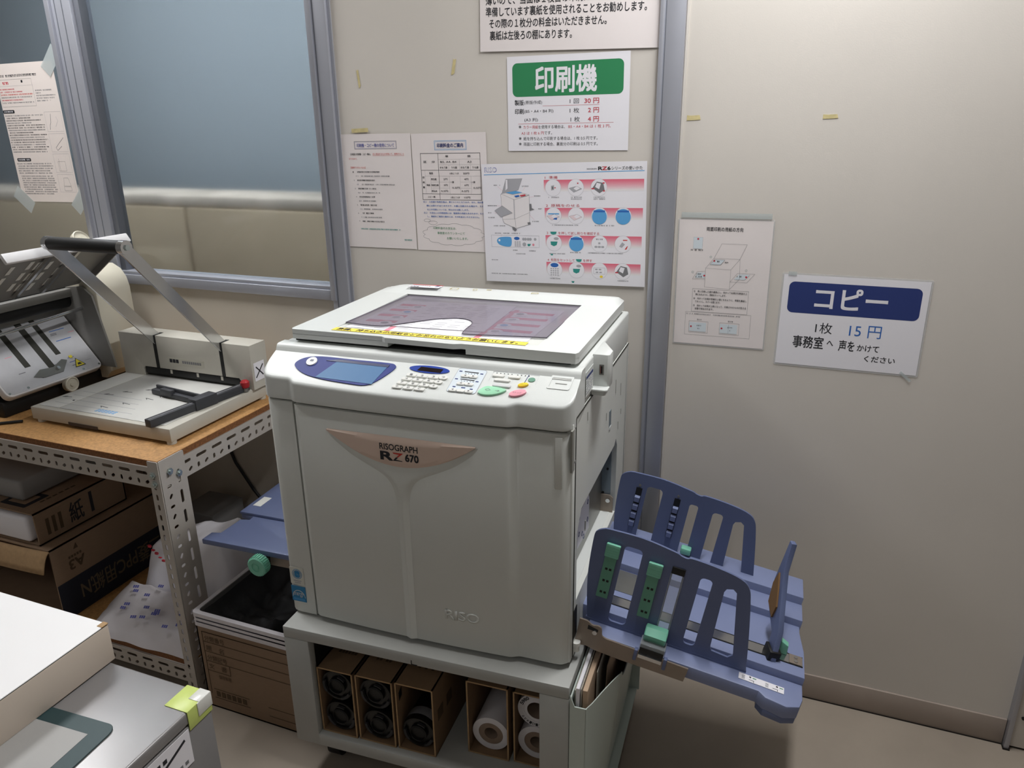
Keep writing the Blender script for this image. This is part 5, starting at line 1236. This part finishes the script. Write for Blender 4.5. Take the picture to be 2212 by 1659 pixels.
b = MB(); b.box(FX(-2.34, 0, 0).x, FX(-2.03, 0, 0).x, -.165, .27, .001, .045, BLACK, .004); b.box(FX(-2.34, 0, 0).x, FX(-2.13, 0, 0).x, -.165, .155, .045, .33, FOLDG, .004); b.build('base_body', FO)
b = MB(); b.box(FX(-2.10, 0, 0).x, FX(-2.125, 0, 0).x + .05, -.16, .15, .275, .300, FOLDG, .003); b.build('cross_bar', FO)
b = MB(); b.tube([Vector(p) for p in ((-1.955, -.51, WZ + .005), (-2.00, -.545, WZ + .005), (-2.10, -.56, WZ + .005), (-2.2, -.55, WZ + .005))], .004, BLACK); o = b.build('black_cord'); tag(o, 'black cord curled on the chipboard in front of the folding machine', 'cord')

# ------------------------------------------------------------------ boxes and paper under the shelf top
BZ = .1165
PB = thing('paper_carton', 'large brown paper carton with a dark blue printed band, open end, on the lower board', 'carton', (-1.885, -.572, BZ))
b = MB(); Wp, Lp, Hp = .44, .43, .232; t = .004
for a in ((-Wp, 0, 0, Lp, 0, t), (-Wp, 0, 0, Lp, Hp - t, Hp), (-t, 0, 0, Lp, 0, Hp), (-Wp, -Wp + t, 0, Lp, 0, Hp), (-Wp, 0, Lp - t, Lp, 0, Hp)): b.box(*a, CARD)
b.build('box', PB)
b = MB(); b.grid(lambda u, v: Vector((-Wp + .01 + u * (Wp - .01), -.030 * v, Hp - .002 - .055 * v * v - .008 * math.sin(3 * u))), 12, 6, CARDE); b.build('curled_flap', PB, solidify=.003)
b = MB(); b.box(.0002, .0008, 0, Lp, 0, Hp * .50, CARDB); TW = tilt((.001, .385, .085), (0, -1, 0), (0, 0, -1))
put_text(b, '三菱PPC用紙N', .02, .315, -.018, .040, CARDT, tilt((.0012, .382, .070), (0, -1, 0), (0, 0, -1)), 0.0, .01)
put_text(b, 'A3', .0, .050, .0, .030, CARDP, tilt((.0012, .098, .172), (0, -1, 0), (0, 0, -1)), 0, .02)
b.prism([(.07, .20), (.085, .20), (.080, .217)], .0004, .0010, CARDP, axis='x')
for k in range(5): b.box(.0004, .0010, .05 + .009 * k, .056 + .009 * k, .178, .185, CARDP)
b.build('box_print', PB)
SB = thing('paper_carton', 'small brown carton with black lettering lying on the banded carton', 'carton', (-1.930, -.562, BZ + .234))
b = MB(); Ws, Ls, Hs = .36, .30, .100
for a in ((-Ws, 0, 0, Ls, 0, t), (-Ws, 0, 0, Ls, Hs - t, Hs), (-t, 0, 0, Ls, 0, Hs), (-Ws, -Ws + t, 0, Ls, 0, Hs), (-Ws, 0, Ls - t, Ls, 0, Hs)): b.box(*a, CARD)
b.build('box', SB)
b = MB(); put_text(b, '紙', 0, .045, 0, .062, INK, tilt((.0008, .105, .018), (0, 1, 0), (0, 0, 1)), 0, .01); b.box(.0002, .0008, .175, .185, .02, .085, INK)
for k in range(3): b.box(.0002, .0008, .030 + .02 * k, .040 + .02 * k, .02, .07, CARDP)
b.prism(rr(-.16, .02, -.06, .10, .004), Hs, Hs + .0006, INK); b.prism(rr(-.145, .035, -.075, .085, .003), Hs + .0006, Hs + .001, CARD)
for k in range(6): b.box(-.05, -.044, .06 + .02 * k, .074 + .02 * k, Hs, Hs + .0006, CARDP)
b.build('box_print', SB)
o = MB().box(-2.26, -1.96, -.568, -.29, BZ + .240, BZ + .320, PAPER, .012, 3).build('wrapped_ream'); tag(o, 'white wrapped paper ream inside the open end of the small carton', 'paper ream')
o = MB().box(-2.36, -2.02, -.52, -.22, BZ + .336, BZ + .40, mat('dull_wrap', '#9c9a98', .4), .01, 3).build('paper_bundle'); tag(o, 'pale bundle on the small carton, just under the shelf top', 'paper bundle')
# crumpled white paper wrappers
import mathutils
def nz(x, y, z): return mathutils.noise.noise(Vector((x, y, z)))
def heap(name, label, x0, x1, y0, y1, zf, seed, m, base):
    b = MB(); N = 26
    def fn(u, v):
        x = x0 + (x1 - x0) * u; y = y0 + (y1 - y0) * v
        e = min(1, 6 * min(u, 1 - u)) * min(1, 5 * min(v, 1 - v)); e = e ** .5
        z = base + zf(u, v) * e + .012 * e * nz(x * 14 + seed, y * 14, seed) + .006 * e * abs(nz(x * 40, y * 30, seed))
        return Vector((x + .012 * nz(u * 5, v * 5, seed + 3), y + .012 * nz(u * 5, v * 5, seed + 7), z))
    b.grid(fn, N, N, m); b.poly([fn(k / N, 0) for k in range(N + 1)] + [fn(1, k / N) for k in range(1, N + 1)] + [fn(k / N, 1) for k in range(N - 1, -1, -1)] + [fn(0, k / N) for k in range(N - 1, 0, -1)], m)
    o = b.build(name, smooth=60); tag(o, label, 'wrapping paper', 'crumpled wrapping paper on the lower board'); return o
o = heap('wrapping_paper', 'crumpled white wrapper with blue print at the front of the lower board', -1.80, -1.425, -.585, -.425, lambda u, v: .025 + .085 * v + .02 * u, 1.3, BAGW, BZ + .001)
b = MB()
for k in range(18):
    u, v = random.uniform(.1, .9), random.uniform(.08, .75); x = -1.80 + .375 * u; y = -.585 + .16 * v
    T = tilt((x, y, BZ + .050 + .085 * v + .02 * u), (1, .3 * random.random(), .05), (0, 1, .6))
    for j in range(3): b.box(.006 * j, .006 * j + .0045, 0, .008, 0, .0005, BLUEV, T=T)
b.build('blue_print', o)
o = heap('wrapping_paper', 'smooth white folded wrapper with a red edge behind the front post of the shelf', -1.76, -1.418, -.415, -.225, lambda u, v: .17 + .085 * u + .01 * v, 4.1, PAPER, BZ + .001)
b = MB()
for k in range(5): b.box(-1.700 + .016 * k, -1.690 + .016 * k, -.410 - .004 * k, -.405 - .004 * k, BZ + .192 - .006 * k, BZ + (.199, .196, .198, .194, .197)[k] - .006 * k, RED)
b.build('red_edge', o)
# grey case and cable by the wall behind the shelf post
o = MB().box(-1.80, -1.66, -.19, -.05, BZ + .001, .302, mat('grey_case', '#6d6b69', .5), .006, 3).build('grey_case'); tag(o, 'grey case standing against the wall behind the shelf post', 'case')
b = MB(); b.tube([Vector((*p, )) for p in ((-1.75, -.0075, .62), (-1.745, -.0075, .50), (-1.71, -.0075, .40), (-1.65, -.0075, .31), (-1.59, -.0075, .24), (-1.53, -.0075, .18), (-1.41, -.0075, .10))], .005, BLACK); o = b.build('power_cable'); tag(o, 'black power cable curving down the wall behind the shelf post', 'cable')

# ------------------------------------------------------------------ cardboard bin on the floor
BN = thing('cardboard_bin', 'brown cardboard box used as a bin, lined with a white bag, between shelf and cart', 'bin', (-1.205, -.590, 0))
b = MB(); Wb, Lb, Hb = .160, .300, .275
for a in ((-Wb, Wb, 0, Lb, 0.001, .005), (-Wb, Wb, 0, .004, 0.001, Hb), (-Wb, Wb, Lb - .004, Lb, 0.001, Hb), (-Wb, -Wb + .004, 0, Lb, 0.001, Hb), (Wb - .004, Wb, 0, Lb, 0.001, Hb)): b.box(*a, CARD)
b.build('box', BN)
b = MB(); out = rr(-Wb - .004, -.005, Wb + .004, Lb + .005, .012, 4); inn = rr(-Wb + .007, .007, Wb - .007, Lb - .007, .012, 4)
for k, (z0, z1, d) in enumerate(((.258, .274, 0), (.270, .286, -.001), (.282, .297, .0005))):
    b.shape([[(x * (1 + d * 6), y) for x, y in out], inn], z1 - z0, BAGW, Matrix.Translation((0, 0, (z0 + z1) / 2)))
b.build('bag_rim', BN)
b = MB()
def bagfn(u, v):
    x = (-Wb + .006) + (2 * Wb - .012) * u; y = .006 + (Lb - .012) * v
    e = min(1, 5 * min(u, 1 - u)) * min(1, 5 * min(v, 1 - v))
    return Vector((x, y, .290 - .065 * e ** .6 + .030 * e * nz(x * 15, y * 15, 2.2) + .018 * e * nz(x * 38, y * 38, 5)))
b.grid(bagfn, 30, 30, BAGD); b.build('black_bag', BN, smooth=80)
b = MB(); b.box(-Wb + .006, -Wb + .009, .01, Lb - .01, .20, .296, BAGT); b.build('grey_liner', BN)
b = MB(); TW = tilt((-Wb, -.0006, 0), (1, 0, 0), (0, 0, 1))
ln_ = lambda x0, z0, x1, z1, w_=.0012: b.box(min(x0, x1) - w_ / 2, max(x0, x1) + w_ / 2, min(z0, z1) - w_ / 2, max(z0, z1) + w_ / 2, 0, .0006, CARDP, T=TW)
ln_(.016, .240, .305, .240); ln_(.016, .240, .016, .045)
for k in range(5): ln_(.016, .240 - .030 * k, .305 if k < 4 else .09, .240 - .030 * k)
ln_(.09, .150, .09, .120)
for t_, v in (('分類番号', .222), ('題　名', .192), ('分類記号', .162), ('文　書', .135)): put_text(b, t_, .022, .085 if len(t_) > 3 else .08, v - .008, v + .008, CARDP, TW, .0007, .0)
put_text(b, '保存年限', .050, .09, .100, .113, CARDP, TW, .0007)
for k in range(6): b.box(.032 + .017 * k, .044 + .017 * k, .040, .056, 0, .0006, CARDP, T=TW)
ln_(.026, .062, .14, .062); ln_(.026, .034, .14, .034); ln_(.20, .055, .305, .055); ln_(.20, .028, .305, .028)
b.build('box_print', BN)

# ------------------------------------------------------------------ steel cabinet, cutting mat and white drawer box in the left foreground
CBN = thing('steel_cabinet', 'grey steel cabinet in the bottom left corner, yellow tape on its corner', 'cabinet', (-.778, -1.112, 0))
b = MB(); b.box(-.70, 0, -.45, 0, .0, .630, CAB, .002); b.box(-.70, .0, -.45, 0.0, .632, .654, CAB, .004, 3); cb = b.build('carcass', CBN)
b = MB(); TW = tilt((.0008, -.088, .598), (0, 1, 0), (0, 0, 1)); b.box(-.075, .040, -.030, .030, -.0003, .0005, PAPER, T=TW)
for (xa, za, xb, zb) in ((-.055, -.016, .030, .018), (-.030, .020, .012, -.020)):
    d = Vector((xb - xa, zb - za)).normalized() * .0022; b.prism([(xa - d.y, za + d.x), (xa + d.y, za - d.x), (xb + d.y, zb - d.x), (xb - d.y, zb + d.x)], .0005, .0010, INK, T=TW)
for k in range(5): b.box(-.06 + .012 * k, -.053 + .012 * k, .010, .017, .0005, .0009, INK, T=TW); b.box(-.02 + .011 * k, -.014 + .011 * k, -.024, -.018, .0005, .0009, INKG, T=TW)
b.build('side_label', CBN)
b = MB(); b.box(-.042, .0012, -.045, .0012, .6541, .6552, LIME, .0004); b.box(.0001, .0014, -.045, .0012, .622, .6545, LIME, .0003); b.build('yellow_tape', CBN, label='lime yellow tape on the corner')
b = MB(); b.box(-.018, .0022, -.022, .0022, .6545, .6560, CLEARW, .0006); b.box(.0008, .0026, -.026, .0022, .632, .6555, CLEARW, .0006); b.build('clear_tape', CBN)
# cutting mat
MT = Matrix.Translation((-.850, -1.213, .6545)) @ Matrix.Rotation(math.radians(3), 4, 'Z')
b = MB(); b.prism(rr(-.42, -.30, 0, 0, .016, 5), 0, .0022, MATG, bev=.0006, seg=1); o = b.build('cutting_mat'); o.matrix_world = MT
tag(o, 'dark green edged cutting mat on the steel cabinet, partly under the white box', 'mat')
b = MB(); b.box(-.388, -.028, -.27, -.026, .0022, .0027, MATI); b.build('grey_field', o)
# white topped box
DW = thing('laminate_box', 'cream sided box with a bright white top, standing on the steel cabinet', 'box', (-.972, -1.106, .6570))
b = MB(); b.box(-.52, 0, -.42, 0, 0, .0645, CREAM, .0015); b.build('carcass', DW)
b = MB(); b.box(-.519, -.0008, -.419, -.0008, .0646, .0655, SEAM); b.box(-.5195, -.0003, -.4195, -.0003, .0655, .0675, WTOP, .0006, 1); b.build('white_top', DW)
b = MB(); b.box(-.010, .0006, -.012, .0006, .0665, .0682, CARDE, .0004); b.build('chipped_corner', DW)
